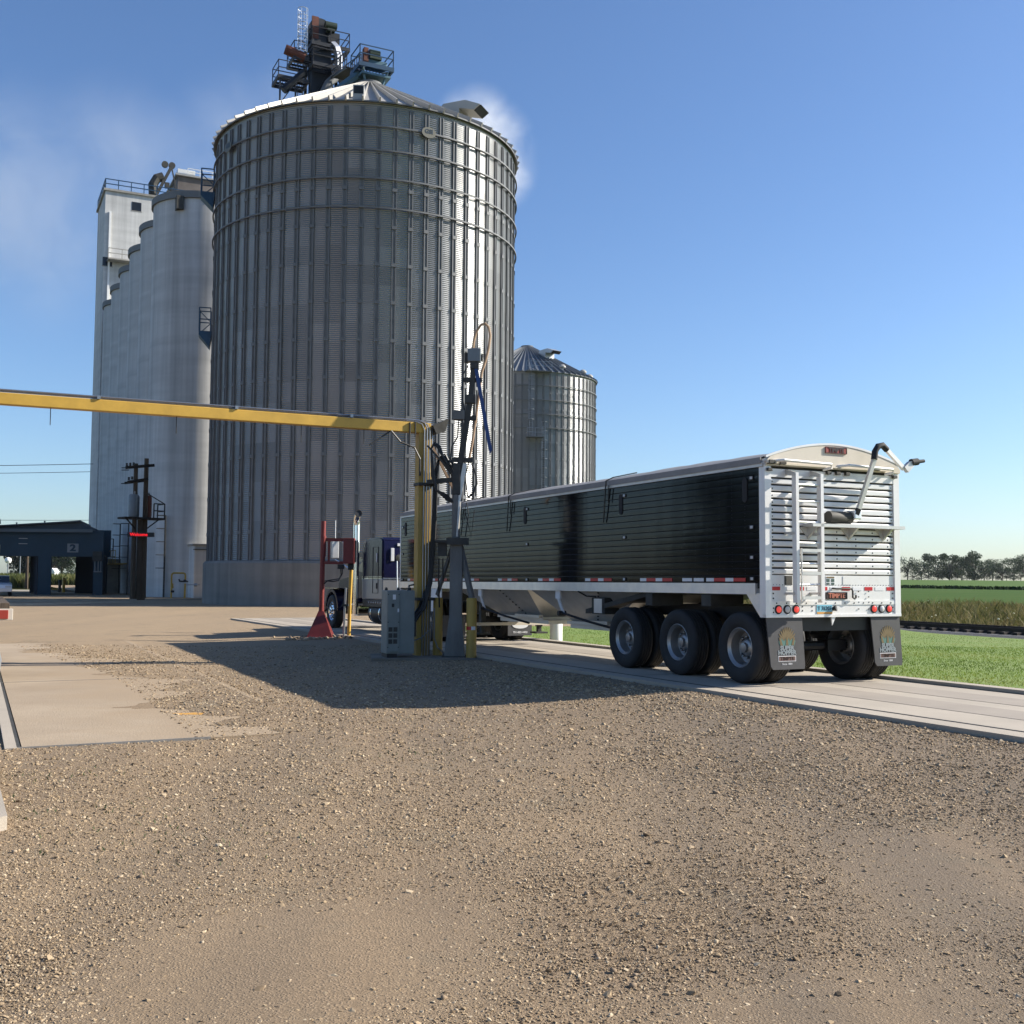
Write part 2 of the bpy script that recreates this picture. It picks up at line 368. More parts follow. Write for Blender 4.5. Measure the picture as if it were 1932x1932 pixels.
# weighbridge deck: slab, wheel paths, guide rails and joints
def strip(n0, n1, a0, a1, z0, name, m, parent=None, thick=.12, kind=None, zf=deck_z):
    b = MB(); k = 1 if zf is None else max(1, int((a1-a0)/8))
    for i in range(k):
        s, e = a0+(a1-a0)*i/k, a0+(a1-a0)*(i+1)/k
        zs = (zf(s) if zf else 0)+z0; ze = (zf(e) if zf else 0)+z0
        V = []
        for dz in (-thick, 0):
            for (n, a, z) in ((n0, s, zs), (n1, s, zs), (n1, e, ze), (n0, e, ze)): V.append((*NA(n, a), z+dz))
        F = [(4,5,6,7),(0,1,5,4),(2,3,7,6),(1,2,6,5),(3,0,4,7)]
        b.add(V, F)
    o = b.build(name, m, parent)
    if kind: tag(o, kind=kind)
    return o
wb = strip(DK0, DK1, -14, 44, 0, 'weighbridge', M['conc_deck'], kind='structure', thick=.35)
for n0, n1 in ((DK0+1.15, DK0+1.85), (DK1-1.55, DK1-.85)): strip(n0, n1, -14, 44, .004, 'worn_wheel_path', M['conc_worn'], wb, .003)
for n in (DK0+.32, DK1-.30):
    strip(n, n+.03, -14, 44, .006, 'steel_joint', M['darkgrey'], wb, .005)
strip(DK1-.25, DK1-.02, -14, 44, .05, 'kerb', M['conc_deck'], wb, .05)
for a in lin(-8, 38, 7.6): strip(DK0+.37, DK1-.31, a, a+.012, .007, 'slab_joint', M['conc_base'], wb, .002)
# flush concrete scale on the left
ls_m = mat('dusty_concrete', (.53,.42,.295), .92, 0, 0, .38, .35, 45, col2=(.36,.275,.185))
def dusty_deck(m):
    nt = m.node_tree; b = nt.nodes['Principled BSDF']; L = nt.links; src = b.inputs['Base Color'].links[0].from_socket
    tc = nt.nodes.new('ShaderNodeTexCoord'); mp = nt.nodes.new('ShaderNodeMapping'); mp.inputs['Rotation'].default_value = (0,0,-A26); L.new(tc.outputs['Object'], mp.inputs[0])
    sx = nt.nodes.new('ShaderNodeSeparateXYZ'); L.new(mp.outputs[0], sx.inputs[0])
    n = nt.nodes.new('ShaderNodeTexNoise'); n.inputs['Scale'].default_value = 1.1; n.inputs['Detail'].default_value = 8; n.inputs['Roughness'].default_value = .7; L.new(tc.outputs['Object'], n.inputs[0])
    r = nt.nodes.new('ShaderNodeMapRange'); r.inputs[3].default_value = -2.2; r.inputs[4].default_value = 2.2; L.new(n.outputs[0], r.inputs[0])
    a = nt.nodes.new('ShaderNodeMath'); a.operation = 'ADD'; L.new(sx.outputs[0], a.inputs[0]); L.new(r.outputs[0], a.inputs[1])
    f = nt.nodes.new('ShaderNodeMapRange'); f.inputs[1].default_value = .9; f.inputs[2].default_value = 2.3; f.inputs[4].default_value = .9; L.new(a.outputs[0], f.inputs[0])
    x = nt.nodes.new('ShaderNodeMix'); x.data_type = 'RGBA'; x.inputs[7].default_value = (.43*ALB,.32*ALB,.205*ALB,1); L.new(f.outputs[0], x.inputs[0]); L.new(src, x.inputs[6]); L.new(x.outputs[2], b.inputs['Base Color'])
dusty_deck(ls_m)
ls = strip(LS0, LS1-.02, LA0, LA1, .008, 'left_scale_deck', ls_m, kind='structure', zf=None, thick=.2)
strip(LS0-.16, LS0-.05, LA0-.1, LA1, .022, 'kerb', M['conc_deck'], ls, .2, zf=None)
strip(LS0-.05, LS0-.012, LA0, LA1, .010, 'steel_joint', M['darkgrey'], ls, .1, zf=None)
strip(LS0-.16, LS1-1.2, LA0-.022, LA0-.006, .016, 'steel_joint', M['conc_base'], ls, .1, zf=None)
strip(LS1-.015, LS1+.005, LA0+.6, LA1-8, .012, 'steel_joint', M['darkgrey'], ls, .1, zf=None)
strip(LS1+.02, LS1+.12, LA0+3.2, LA1, .018, 'kerb', ls_m, ls, .2, zf=None)
strip(LS0-.16, LS1, 19.4, 19.42, .0115, 'slab_joint', M['conc_base'], ls, .003, zf=None)

# concrete slab at the left edge
b = MB(); b.prism([(-4.62,9.95),(-3.42,7.62),(-3.55,7.40),(-7.2,6.9),(-7.6,9.6)], -.05, .10)
tag(b.build('concrete_slab', M['conc_deck']), 'raised concrete slab corner with a chipped edge on the bare gravel', 'slab')
# orange dashed survey mark sprayed on the gravel
b = MB(); pts = []
for i in range(26):
    w = 2*math.pi*i/26; r = 1+.25*math.sin(5*w)+.12*random.random(); pts.append((-3.95+.24*r*math.cos(w), 13.92+.10*r*math.sin(w)))
b.prism(pts, -.02, bumpz(-3.95,13.92)+.016)
tag(b.build('paint_mark', M['orange_paint']), 'orange survey mark sprayed on the gravel beside the left scale', 'mark')
# thin concrete kerbs far across the yard
def kerbline(p, q, w, label):
    b = MB(); b.bar((*p, .04), (*q, .04), w, .14); tag(b.build('yard_kerb', M['conc_deck']), label, 'kerb')
kerbline((-27.0,58.2), (-22.6,67.0), .22, 'long pale concrete kerb in the shaded yard before the utility poles')
kerbline((-30.5,66.0), (-24.4,72.0), .14, 'narrow concrete kerb between the long kerb and the elevator')
kerbline((-24.6,74.3), (-20.6,76.4), .16, 'short sunlit concrete kerb at the foot of the gas pipe')

# loose stones: many small faceted meshes joined as stuff
ICO_V = None
def ico():
    bm = bmesh.new(); bmesh.ops.create_icosphere(bm, subdivisions=1, radius=1)
    
    v = np.array([p.co[:] for p in bm.verts]); bm.verts.index_update(); f = np.array([[p.index for p in q.verts] for q in bm.faces]); bm.free(); return v, f
IV, IF = ico()
OV = np.array([(1,0,0),(-1,0,0),(0,1,0),(0,-1,0),(0,0,1),(0,0,-1)], float); OF = np.array([(0,2,4),(2,1,4),(1,3,4),(3,0,4),(2,0,5),(1,2,5),(3,1,5),(0,3,5)])
def stones(name, pos, size, m, flat=.6, parent=None, simple=False):
    IV, IF = (OV, OF) if simple else (globals()['IV'], globals()['IF'])
    N = len(pos); K = len(IV)
    s = size[:, None]*np.stack([RNG.uniform(.7, 1.3, N), RNG.uniform(.7, 1.3, N), RNG.uniform(.5, .9, N)*flat/.6], 1)
    jit = 1+RNG.uniform(-.45, .35, (N, K)); w = RNG.uniform(0, 6.283, N)
    P = IV[None]*jit[..., None]*s[:, None, :]
    c, sn = np.cos(w)[:, None], np.sin(w)[:, None]
    X = P[..., 0]*c-P[..., 1]*sn; Y = P[..., 0]*sn+P[..., 1]*c
    Vv = np.stack([X+pos[:, None, 0], Y+pos[:, None, 1], P[..., 2]+pos[:, None, 2]+(s[:, 2]*.35)[:, None]], -1).reshape(-1, 3)
    Ff = (IF[None]+(np.arange(N)*K)[:, None, None]).reshape(-1, 3)
    me = npmesh(name, Vv, Ff); set_rnd(me, np.repeat(RNG.random(N), len(IF)))
    o = obj(name, me, m, parent); tag(o, kind='stuff'); return o
M['stone'] = rand_mat('stones', [(.19,.14,.095),(.30,.22,.145),(.40,.30,.20),(.54,.43,.30),(.33,.24,.155)], .9)
def scatter(n, d0, d1, tmax, power=1.0):
    d = d0*(d1/d0)**(RNG.random(n)**power); t = RNG.uniform(-tmax, tmax, n); return np.stack([d*t, d], 1)
def yard_mask(c): n_ = c@UX; a_ = c@UY; return (n_ < DK0-.03) & ~((n_ > LS0-.2) & (n_ < LS1-1.35-.14*np.maximum(0, a_-20)) & (a_ > LA0-.05))
def clumps(c): return np.sin(c[:,0]*.9+c[:,1]*.35+1.3)+np.sin(c[:,0]*.37-c[:,1]*.61)+.7*np.sin(c[:,0]*1.9+c[:,1]*1.1)+.6*np.sin(c[:,0]*4.1-c[:,1]*2.7)
def yz(c): return np.array([max(bumpz(x, y), .004 if (LS0 < x*UX[0]+y*UX[1] < LS1+.3 and x*UY[0]+y*UY[1] > LA0) else -1) for x, y in c])
def ridges(c):
    q = c[:,0]*.80+c[:,1]*.60; return .5+.5*np.sin(q*1.9+.6*np.sin(c[:,1]*.5)+.4*np.sin(c[:,0]*1.3))
def gravel_instances(name, P, S):
    """tens of thousands of small stones: points carrying a size, one of five faceted stones set on each"""
    me = bpy.data.meshes.new(name); me.vertices.add(len(P)); me.vertices.foreach_set('co', P.astype(np.float32).ravel())
    a = me.attributes.new('size', 'FLOAT', 'POINT'); a.data.foreach_set('value', S.astype(np.float32)); me.update()
    o = bpy.data.objects.new(name, me); COL.objects.link(o); tag(o, kind='stuff')
    g = bpy.data.node_groups.new(name, 'GeometryNodeTree'); N = g.nodes; L = g.links
    g.interface.new_socket('Geometry', in_out='INPUT', socket_type='NodeSocketGeometry'); g.interface.new_socket('Geometry', in_out='OUTPUT', socket_type='NodeSocketGeometry')
    gi = N.new('NodeGroupInput'); go = N.new('NodeGroupOutput'); jn = N.new('GeometryNodeGeometryToInstance')
    for k in range(5):
        ic = N.new('GeometryNodeMeshIcoSphere'); ic.inputs['Subdivisions'].default_value = 1
        sp = N.new('GeometryNodeSetPosition'); rv = N.new('FunctionNodeRandomValue'); rv.data_type = 'FLOAT_VECTOR'
        rv.inputs[0].default_value = (-.42,-.42,-.42); rv.inputs[1].default_value = (.42,.42,.42); rv.inputs['Seed'].default_value = 11*k+3
        L.new(ic.outputs[0], sp.inputs['Geometry']); L.new(rv.outputs[0], sp.inputs['Offset'])
        tr = N.new('GeometryNodeTransform'); tr.inputs['Scale'].default_value = (1.1, .85+.06*k, .62); L.new(sp.outputs[0], tr.inputs['Geometry'])
        sm = N.new('GeometryNodeSetMaterial'); sm.inputs['Material'].default_value = M['stone_inst']; L.new(tr.outputs[0], sm.inputs[0]); L.new(sm.outputs[0], jn.inputs[0])
    ip = N.new('GeometryNodeInstanceOnPoints'); L.new(gi.outputs[0], ip.inputs['Points']); L.new(jn.outputs[0], ip.inputs['Instance']); ip.inputs['Pick Instance'].default_value = True
    na = N.new('GeometryNodeInputNamedAttribute'); na.data_type = 'FLOAT'; na.inputs['Name'].default_value = 'size'; L.new(na.outputs['Attribute'], ip.inputs['Scale'])
    rr = N.new('FunctionNodeRandomValue'); rr.data_type = 'FLOAT_VECTOR'; rr.inputs[0].default_value = (-.5,-.5,0); rr.inputs[1].default_value = (.5,.5,6.283); L.new(rr.outputs[0], ip.inputs['Rotation'])
    L.new(ip.outputs[0], go.inputs[0]); md = o.modifiers.new('gravel', 'NODES'); md.node_group = g; me.materials.append(M['stone_inst']); return o
def inst_rand_mat(name, cols):
    m = rand_mat(name, cols, .92, .2); nt = m.node_tree; oi = nt.nodes.new('ShaderNodeObjectInfo'); rp = [n for n in nt.nodes if n.type == 'VALTORGB'][0]
    nt.links.new(oi.outputs['Random'], rp.inputs[0]); return m
M['stone_inst'] = inst_rand_mat('small_stones', [(.20,.145,.092),(.31,.225,.14),(.42,.31,.19),(.52,.39,.245),(.64,.52,.36)])
cand = scatter(540000, 3.8, 27, .50)
dens = np.clip((.30+.20*clumps(cand))*(.45+.75*ridges(cand))+.10*(cand[:,0] > .5)-.06*(cand[:,0] < -1.5)+.05, np.where(cand[:,1] < 10, .46, .32), 1)
cand = cand[yard_mask(cand) & (RNG.random(len(cand)) < dens)]
size = np.minimum(.0038*np.exp(RNG.normal(0, .45, len(cand)))*np.clip(cand[:,1]/7, .85, 2.2), .022)
P_ = np.column_stack([cand, yz(cand)]); P_[:, 2] += size*.2
gravel_instances('loose_gravel', P_, size)
cand = scatter(9000, 3.9, 22, .50)
cand = cand[yard_mask(cand) & (RNG.random(len(cand)) < np.clip((.30+.22*clumps(cand))*(.3+ridges(cand)), .02, 1))]
size = np.minimum(.0068*np.exp(RNG.normal(0, .38, len(cand)))*np.clip(cand[:,1]/7, .9, 1.8), .024)
stones('coarse_gravel', np.column_stack([cand, yz(cand)]), size, M['stone'])
cb = scatter(46, 4.6, 20, .48); cb = cb[yard_mask(cb)]
stones('scattered_cobbles', np.column_stack([cb, yz(cb)]), RNG.uniform(.010, .020, len(cb)), M['stone'])
# heap of broken concrete crumbs by the red stand
hp = np.stack([RNG.normal(-5.2, .55, 130), RNG.normal(29.7, .35, 130)], 1)
stones('rubble', np.column_stack([hp, [bumpz(x, y) for x, y in hp]]), RNG.uniform(.02, .07, len(hp)), M['stone'])

# blades: grass, weeds and corn as stuff
def blades(name, base, h, w, m, lean=.35, two=False, parent=None):
    N = len(base); az = RNG.uniform(0, 6.283, N); le = RNG.normal(0, lean, (N, 2))*h[:, None]
    d = np.stack([np.cos(az), np.sin(az)], 1)*w[:, None]/2
    b0 = base.copy(); b0[:, :2] -= d; b1 = base.copy(); b1[:, :2] += d
    mid = base.copy(); mid[:, :2] += le*.35; mid[:, 2] += h*.6; m0 = mid.copy(); m0[:, :2] -= d*.8; m1 = mid.copy(); m1[:, :2] += d*.8
    tip = base.copy(); tip[:, :2] += le; tip[:, 2] += h
    Vv = np.stack([b0, b1, m1, m0, tip], 1).reshape(-1, 3); o = np.arange(N)*5
    F = np.concatenate([np.stack([o, o+1, o+2], 1), np.stack([o, o+2, o+3], 1), np.stack([o+3, o+2, o+4], 1)])
    me = npmesh(name, Vv, F); pn = .5+.22*np.sin(base[:,0]*.9+base[:,1]*.4)+.18*np.sin(base[:,0]*.31-base[:,1]*.77)+.12*np.sin(base[:,0]*2.3+base[:,1]*1.9); rr = np.clip(RNG.normal(0, .2, N)+pn, 0, 1); set_rnd(me, np.tile(rr, 3))
    ob_ = obj(name, me, m, parent); tag(ob_, kind='stuff'); return ob_
M['lawn'] = mat('lawn_turf', (.15,.25,.028), .95, 0, 0, .35, .6, 25, col2=(.20,.27,.05))
grid(lin(DK1+.015, 36, 1.1), lin(-14, 36, 1.5), lambda x, y: gz(x, y)+.006, 'lawn', M['lawn'])
# dry earth fringe along the kerb
strip(DK1-.02, DK1+.5, -14, 40, -.05, 'dry_grass_verge', mat('dry_verge', (.34,.235,.125), .95, 0, 0, 2.2, .4, 20, col2=(.20,.20,.06)), kind='structure', thick=.05)
M['grass'] = rand_mat('grass_blades', [(.10,.18,.015),(.17,.27,.025),(.24,.34,.04),(.34,.37,.09)], .7, .3, .35)
k = 110000; n = DK1+.15+(35-DK1)*RNG.random(k)**1.25; a = np.where(RNG.random(k) < .65, RNG.uniform(2, 24, k), RNG.uniform(10, 36, k))
xy = n[:, None]*UX+a[:, None]*UY
keep = (xy[:, 1] > 8) & (xy[:, 0]/np.maximum(xy[:, 1], 1) < .55) & (xy[:, 0]/np.maximum(xy[:, 1], 1) > -.05); xy = xy[keep]
blades('grass', np.column_stack([xy, [gz(x, y) for x, y in xy]]), RNG.uniform(.018, .05, len(xy)), RNG.uniform(.008, .016, len(xy)), M['grass'], .6)
# few weeds in the gravel
M['weed'] = rand_mat('yard_weeds', [(.05,.075,.03),(.09,.12,.05),(.15,.15,.08)], .8, .2, .2)
wp = []
for cx, cy, r, q in ((-3.2,8.2,.5,70),(-2.4,7.3,.6,90),(-.9,11.0,.35,50),(-3.9,9.6,.3,50),(-4.6,6.6,.6,60)):
    wp += [(cx+random.gauss(0, r), cy+random.gauss(0, r*.6)) for _ in range(q)]
wp = np.array(wp); blades('yard_weeds', np.column_stack([wp, [bumpz(x, y) for x, y in wp]]), RNG.uniform(.012, .035, len(wp)), RNG.uniform(.006, .014, len(wp)), M['weed'], 1.0)

# railway: ballast bed, ties, two rails
NR = 37.6
bl = MB()
for i, (a0_, a1_) in enumerate(zip(lin(-30, 230, 10)[:-1], lin(-30, 230, 10)[1:])):
    prof = [(NR-2.6,-.62),(NR-1.7,-.36),(NR+1.9,-.36),(NR+2.9,-.62)]
    Vv = [(*NA(n_, a_), z_) for a_ in (a0_, a1_) for n_, z_ in prof]
    bl.add(Vv, [(0,1,5,4),(1,2,6,5),(2,3,7,6)])
tag(bl.build('railway_ballast', M['ballast']), kind='structure')
track = thing('railway_track', 'railway track on grey ballast between the lawn and the weeds', 'railway', (*NA(NR, 10), -.36), A26)
tb = MB(); tb.box(-1.28, 1.28, -.11, .11, 0, .10); tie = tb.build('tie', M['tie'], track)
ties = [-12+.6*i for i in range(90)]
tie.location = (0, ties[0]-10, 0)
for y_ in ties[1:]:
    c = tie.copy(); COL.objects.link(c); c.location = (0, y_-10, 0)
for s in (-.72, .72):
    r_ = MB(); r_.box(s-.07, s+.07, -40, 220, .10, .125); r_.box(s-.012, s+.012, -40, 220, .125, .21); r_.box(s-.036, s+.036, -40, 220, .21, .25)
    r_.build('rail', M['rail'], track)
for i, (da, q, dn) in enumerate(((16, 4, 3.0), (6.2, 3, 2.9))):
    st = thing('tie_stack', ('long low stack of old dark railway ties by the track', 'short stack of old railway ties half hidden in the weeds')[i], 'wood stack', (*NA(NR+dn, da), -.45), A26)
    for j in range(q):
        bb = MB(); bb.bbox(-.13+.30*(j % 2), .13+.30*(j % 2), -1.3, 1.3, .24*(j//2), .22+.24*(j//2), .012); bb.build('tie', M['tie'], st)

# weeds beyond the track
M['tallweed'] = rand_mat('tall_weeds', [(.07,.085,.025),(.12,.13,.04),(.19,.18,.06),(.27,.225,.10),(.17,.14,.06)], .85, .2, .3)
k = 60000; n = NR+2.4+RNG.random(k)**1.5*46; a = RNG.uniform(-16, 75, k); xy = n[:, None]*UX+a[:, None]*UY
keep = (xy[:, 0]/xy[:, 1] < .55) & (xy[:, 1] > 20) & (xy[:, 0]/xy[:, 1] > -.02); xy = xy[keep]; n = n[keep]
cl = .5+.5*np.sin(xy[:, 0]*.5+xy[:, 1]*.23)*np.sin(xy[:, 1]*.31-xy[:, 0]*.17)
hh = (.25+.75*cl)*RNG.uniform(.5, 1.3, len(xy))*np.where(n > 60, .8, 1)
blades('tall_weeds', np.column_stack([xy, np.full(len(xy), -.55)]), hh*RNG.uniform(.6, 1.15, len(xy)), RNG.uniform(.03, .10, len(xy)), M['tallweed'], .55)
fl = xy[RNG.choice(len(xy), 60)]
stones('white_wild_flowers', np.column_stack([fl, RNG.uniform(-.35, .05, 60)]), RNG.uniform(.03, .06, 60), mat('petals', (.7,.7,.5), .8))
# crop fields rising gently to the tree line
M['crop'] = mat('soybean_field', (.05,.115,.022), 1, 0, 0, .06, .9, 3, col2=(.085,.135,.03), spec=.05, stretch=(1,3,1), detail=10)
M['crop2'] = mat('far_field', (.085,.165,.04), 1, 0, 0, .02, .6, 1, col2=(.125,.19,.05), spec=.05, stretch=(1,4,1), detail=10)
def fz(x, y): n_ = x*UX[0]+y*UX[1]; return -.52+.35*sstep((n_-75)/120)
def fz2(x, y):
    n_ = x*UX[0]+y*UX[1]; a_ = x*UY[0]+y*UY[1]; return -.2+(2.0+.006*max(0, 300-a_))*sstep((n_-200)/330)
grid(lin(74, 203, 8), lin(-60, 420, 30), fz, 'near_crop_field', M['crop'])
grid(lin(203, 1300, 40), lin(-400, 1500, 60), fz2, 'far_crop_field', M['crop2'])
k = 9000; n = RNG.uniform(193, 203, k); a = RNG.uniform(-40, 330, k); xy = n[:, None]*UX+a[:, None]*UY
M['hedge'] = rand_mat('field_edge_growth', [(.015,.04,.012),(.03,.07,.02)], .9, .1)
blades('field_edge_growth', np.column_stack([xy, np.full(len(xy), -.2)]), RNG.uniform(.4, .9, k), RNG.uniform(.3, .7, k), M['hedge'])

# trees ------------------------------------------------------------
M['bark'] = mat('bark', (.06,.05,.04), .9)
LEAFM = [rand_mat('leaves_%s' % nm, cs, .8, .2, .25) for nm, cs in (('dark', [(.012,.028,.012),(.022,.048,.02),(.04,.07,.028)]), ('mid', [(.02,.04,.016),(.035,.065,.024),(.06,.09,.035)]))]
def make_tree(name, label, loc, h, w, seed, m, group, low=.25, q=2600):
    rg = np.random.default_rng(seed)
    t = thing(name, label, 'tree', loc, 0, group)
    tr = MB(); tr.tube([(0,0,-.3),(.02*w,0,h*.3),(-.02*w,.02*w,h*.62)], [h*.028, h*.02, h*.010], 7)
    cl = []
    for i in range(13+int(w/h*9)):
        u = rg.uniform(0, 6.283); zz = h*rg.uniform(low+.1, .92); rr = w*.5*(1-abs(zz/h-.55)**1.5)*rg.uniform(.35, .95)
        c = np.array([rr*math.cos(u), rr*math.sin(u), zz]); cl.append((c, h*rg.uniform(.11, .19)))
        tr.tube([(0,0,h*rg.uniform(.2,.5)), tuple(c*.6+np.array([0,0,h*.1])), tuple(c)], [h*.011, h*.008, h*.003], 5)
    trunk = tr.build('trunk', M['bark'], t, smooth='all')
    P = []; S_ = []
    for c, r in cl:
        k_ = int(q/len(cl)); d = rg.normal(0, 1, (k_, 3)); d /= np.linalg.norm(d, axis=1)[:, None]
        P.append(c+d*(r*rg.uniform(.35, 1.15, k_)**.6)[:, None]*np.array([1.15,1.15,.8]))
    P = np.concatenate(P); N = len(P); s = h*rg.uniform(.012, .030, N)
    a = rg.normal(0, 1, (N, 3)); a /= np.linalg.norm(a, axis=1)[:, None]; bb = np.cross(a, rg.normal(0, 1, (N, 3))); bb /= np.linalg.norm(bb, axis=1)[:, None]
    a *= s[:, None]; bb *= s[:, None]
    Vv = np.stack([P-a, P+bb*.7, P+a, P-bb*.7], 1).reshape(-1, 3); F = (np.arange(N)*4)[:, None]+np.arange(4)
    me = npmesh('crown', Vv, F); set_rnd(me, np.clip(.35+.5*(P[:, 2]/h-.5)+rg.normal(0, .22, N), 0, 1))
    obj('crown', me, m, t); return t
# right-hand shelter belt
belt = [(1712,12.0,7,'slender half bare tree at the end of the shelter belt, partly behind the trailer',.35,1200), (1738,11,8,'small airy tree standing apart beside a gap in the shelter belt',.30,1500),
        (1769,15.5,12,'tallest broad dark tree at the gap in the shelter belt',.05,3600), (1791,14.5,10,'dense rounded tree leaning on the tallest one of the shelter belt',.05,3200),
        (1814,14.5,11,'broad dark tree with a window of sky low in its crown',.18,2600), (1838,15,9,'pointed dark tree with a ragged tip in the shelter belt',.05,3200),
        (1856,11,8,'lower rounded tree right after the pointed tree of the belt',.05,2200), (1872,12.5,8,'thin tree with flat layered crown and sky below it',.45,1300),
        (1890,10,9,'low bushy tree under the layered crown of the belt',.05,2200), (1912,13,10,'open crowned tree with many sky gaps near the end of the belt',.35,1700), (1934,13.5,10,'last open crowned tree at the far end of the belt',.35,1900)]
for i, (px, h, w, lab, low, q) in enumerate(belt):
    Y = 640+18*((i*7) % 5); x = (px-966)/2081*Y
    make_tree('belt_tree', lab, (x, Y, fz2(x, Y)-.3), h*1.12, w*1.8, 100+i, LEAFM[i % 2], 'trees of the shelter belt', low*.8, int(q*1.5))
bush = [(1722,4.0,9,'beside the slender half bare tree'),(1750,3.6,10,'under the small airy tree by the gap'),(1806,4.0,12,'below the window of sky in the broad tree'),(1850,4.2,12,'at the foot of the pointed tree'),(1898,4.5,14,'between the low bushy tree and the open crowned tree'),(1925,5.0,12,'under the last open tree of the belt')]
for i, (px, h, w, wh) in enumerate(bush):
    Y = 660; x = (px-966)/2081*Y
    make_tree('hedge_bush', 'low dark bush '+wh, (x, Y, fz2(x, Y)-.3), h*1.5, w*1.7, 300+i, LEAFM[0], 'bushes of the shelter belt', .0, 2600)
# left-hand trees seen through the shed
for i, (px, h, w, lab) in enumerate(((38,17,17,'broad hazy tree seen through the left bay behind the utility pole'), (68,20,17,'tall hazy tree half hidden behind the blue shed pier'), (92,15,15,'hazy tree beside a notch of sky in the right bay'), (117,17,24,'wide rounded hazy tree seen through the right bay of the shed'))):
    Y = 520; x = (px*1.0-966)/2081*Y
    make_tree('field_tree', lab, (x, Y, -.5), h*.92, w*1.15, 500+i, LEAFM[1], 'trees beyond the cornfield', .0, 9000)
# cornfield beyond the shed
M['corn'] = rand_mat('corn_leaves', [(.07,.095,.03),(.115,.14,.045),(.17,.185,.065),(.24,.22,.10)], .8, .2, .35)
k = 20000; x = RNG.uniform(-118, -45, k); y = 165+RNG.random(k)**2*120; base = np.column_stack([x*y/165, y, np.full(k, -.6)])
blades('corn_crop', base, RNG.uniform(1.5, 2.5, k), RNG.uniform(.12, .35, k), M['corn'], .2)
M['cornfield'] = mat('corn_field', (.13,.15,.05), .95, 0, 0, .3, .5, 3, col2=(.10,.125,.04))
V = [(-400,182,1.0),(-30,182,1.0),(-60,900,1.4),(-900,900,1.4)]
tag(obj('corn_field', npmesh('corn_field', np.array(V), np.array([[0,1,2,3]])), M['cornfield']), kind='structure')
V = [(-200,138,-.55),(-20,138,-.55),(-20,152,-.55),(-200,152,-.55)]
tag(obj('road', npmesh('road', np.array(V), np.array([[0,1,2,3]])), mat('gravel_road', (.36,.32,.25), .9, 0, .1, .5)), kind='structure')
# ================================================================== STEEL BINS
def bin_profile(z0, z1, R, per=.115, amp=.022):
    k = int((z1-z0)/per); pr = []
    for i in range(k*4+1):
        z = z0+(z1-z0)*i/(k*4); pr.append((R+amp*math.sin(2*math.pi*i/4), z))
    return pr
NS = 64; RB = 9.62; ZB = 2.58; ZE = 28.95; ZA = 34.0; RC = .75
def wall_mesh():
    pr = np.array(bin_profile(ZB, ZE, RB)); n = NS*3; w = np.arange(n)*2*math.pi/n
    Vv = np.stack([np.cos(w)[:, None]*pr[None, :, 0], np.sin(w)[:, None]*pr[None, :, 0], np.repeat(pr[None, :, 1], n, 0)], -1).reshape(-1, 3)
    L = len(pr); i = np.arange(n)[:, None]; j = np.arange(L-1)[None]; i2 = (i+1) % n
    F = np.stack([i*L+j, i2*L+j, i2*L+j+1, i*L+j+1], -1).reshape(-1, 4)
    me = npmesh('wall', Vv, F)
    rr = RNG.random((NS//2, 30)); zi = ((pr[:-1, 1]-ZB)/1.12).astype(int)
    set_rnd(me, rr[(np.arange(n)//6)[:, None], zi[None]].reshape(-1)); return me
def panel_steel(name, base, metal, rough):
    m = mat(name, base, rough, metal, .08, .8, stretch=(1,1,.2)); nt = m.node_tree; b = nt.nodes['Principled BSDF']
    src = b.inputs['Base Color'].links[0].from_socket
    at = nt.nodes.new('ShaderNodeAttribute'); at.attribute_name = 'rnd'
    mr = nt.nodes.new('ShaderNodeMapRange'); mr.inputs[3].default_value = .80; mr.inputs[4].default_value = 1.08; nt.links.new(at.outputs['Fac'], mr.inputs[0])
    vm = nt.nodes.new('ShaderNodeVectorMath'); vm.operation = 'SCALE'; nt.links.new(src, vm.inputs[0]); nt.links.new(mr.outputs[0], vm.inputs['Scale'])
    nt.links.new(vm.outputs[0], b.inputs['Base Color']); return m
M['binwall'] = panel_steel('bin_wall_steel', (.37,.375,.375), .75, .36)
WALL = wall_mesh()
def ring_mesh(z, r=RB+.17, t=.045): b = MB(); b.lathe([(r-t, z-t), (r+t, z-t), (r+t, z+t), (r-t, z+t)], NS*2, closed=True); return b
SLOPE = math.atan2(ZA-ZE, RB-RC)
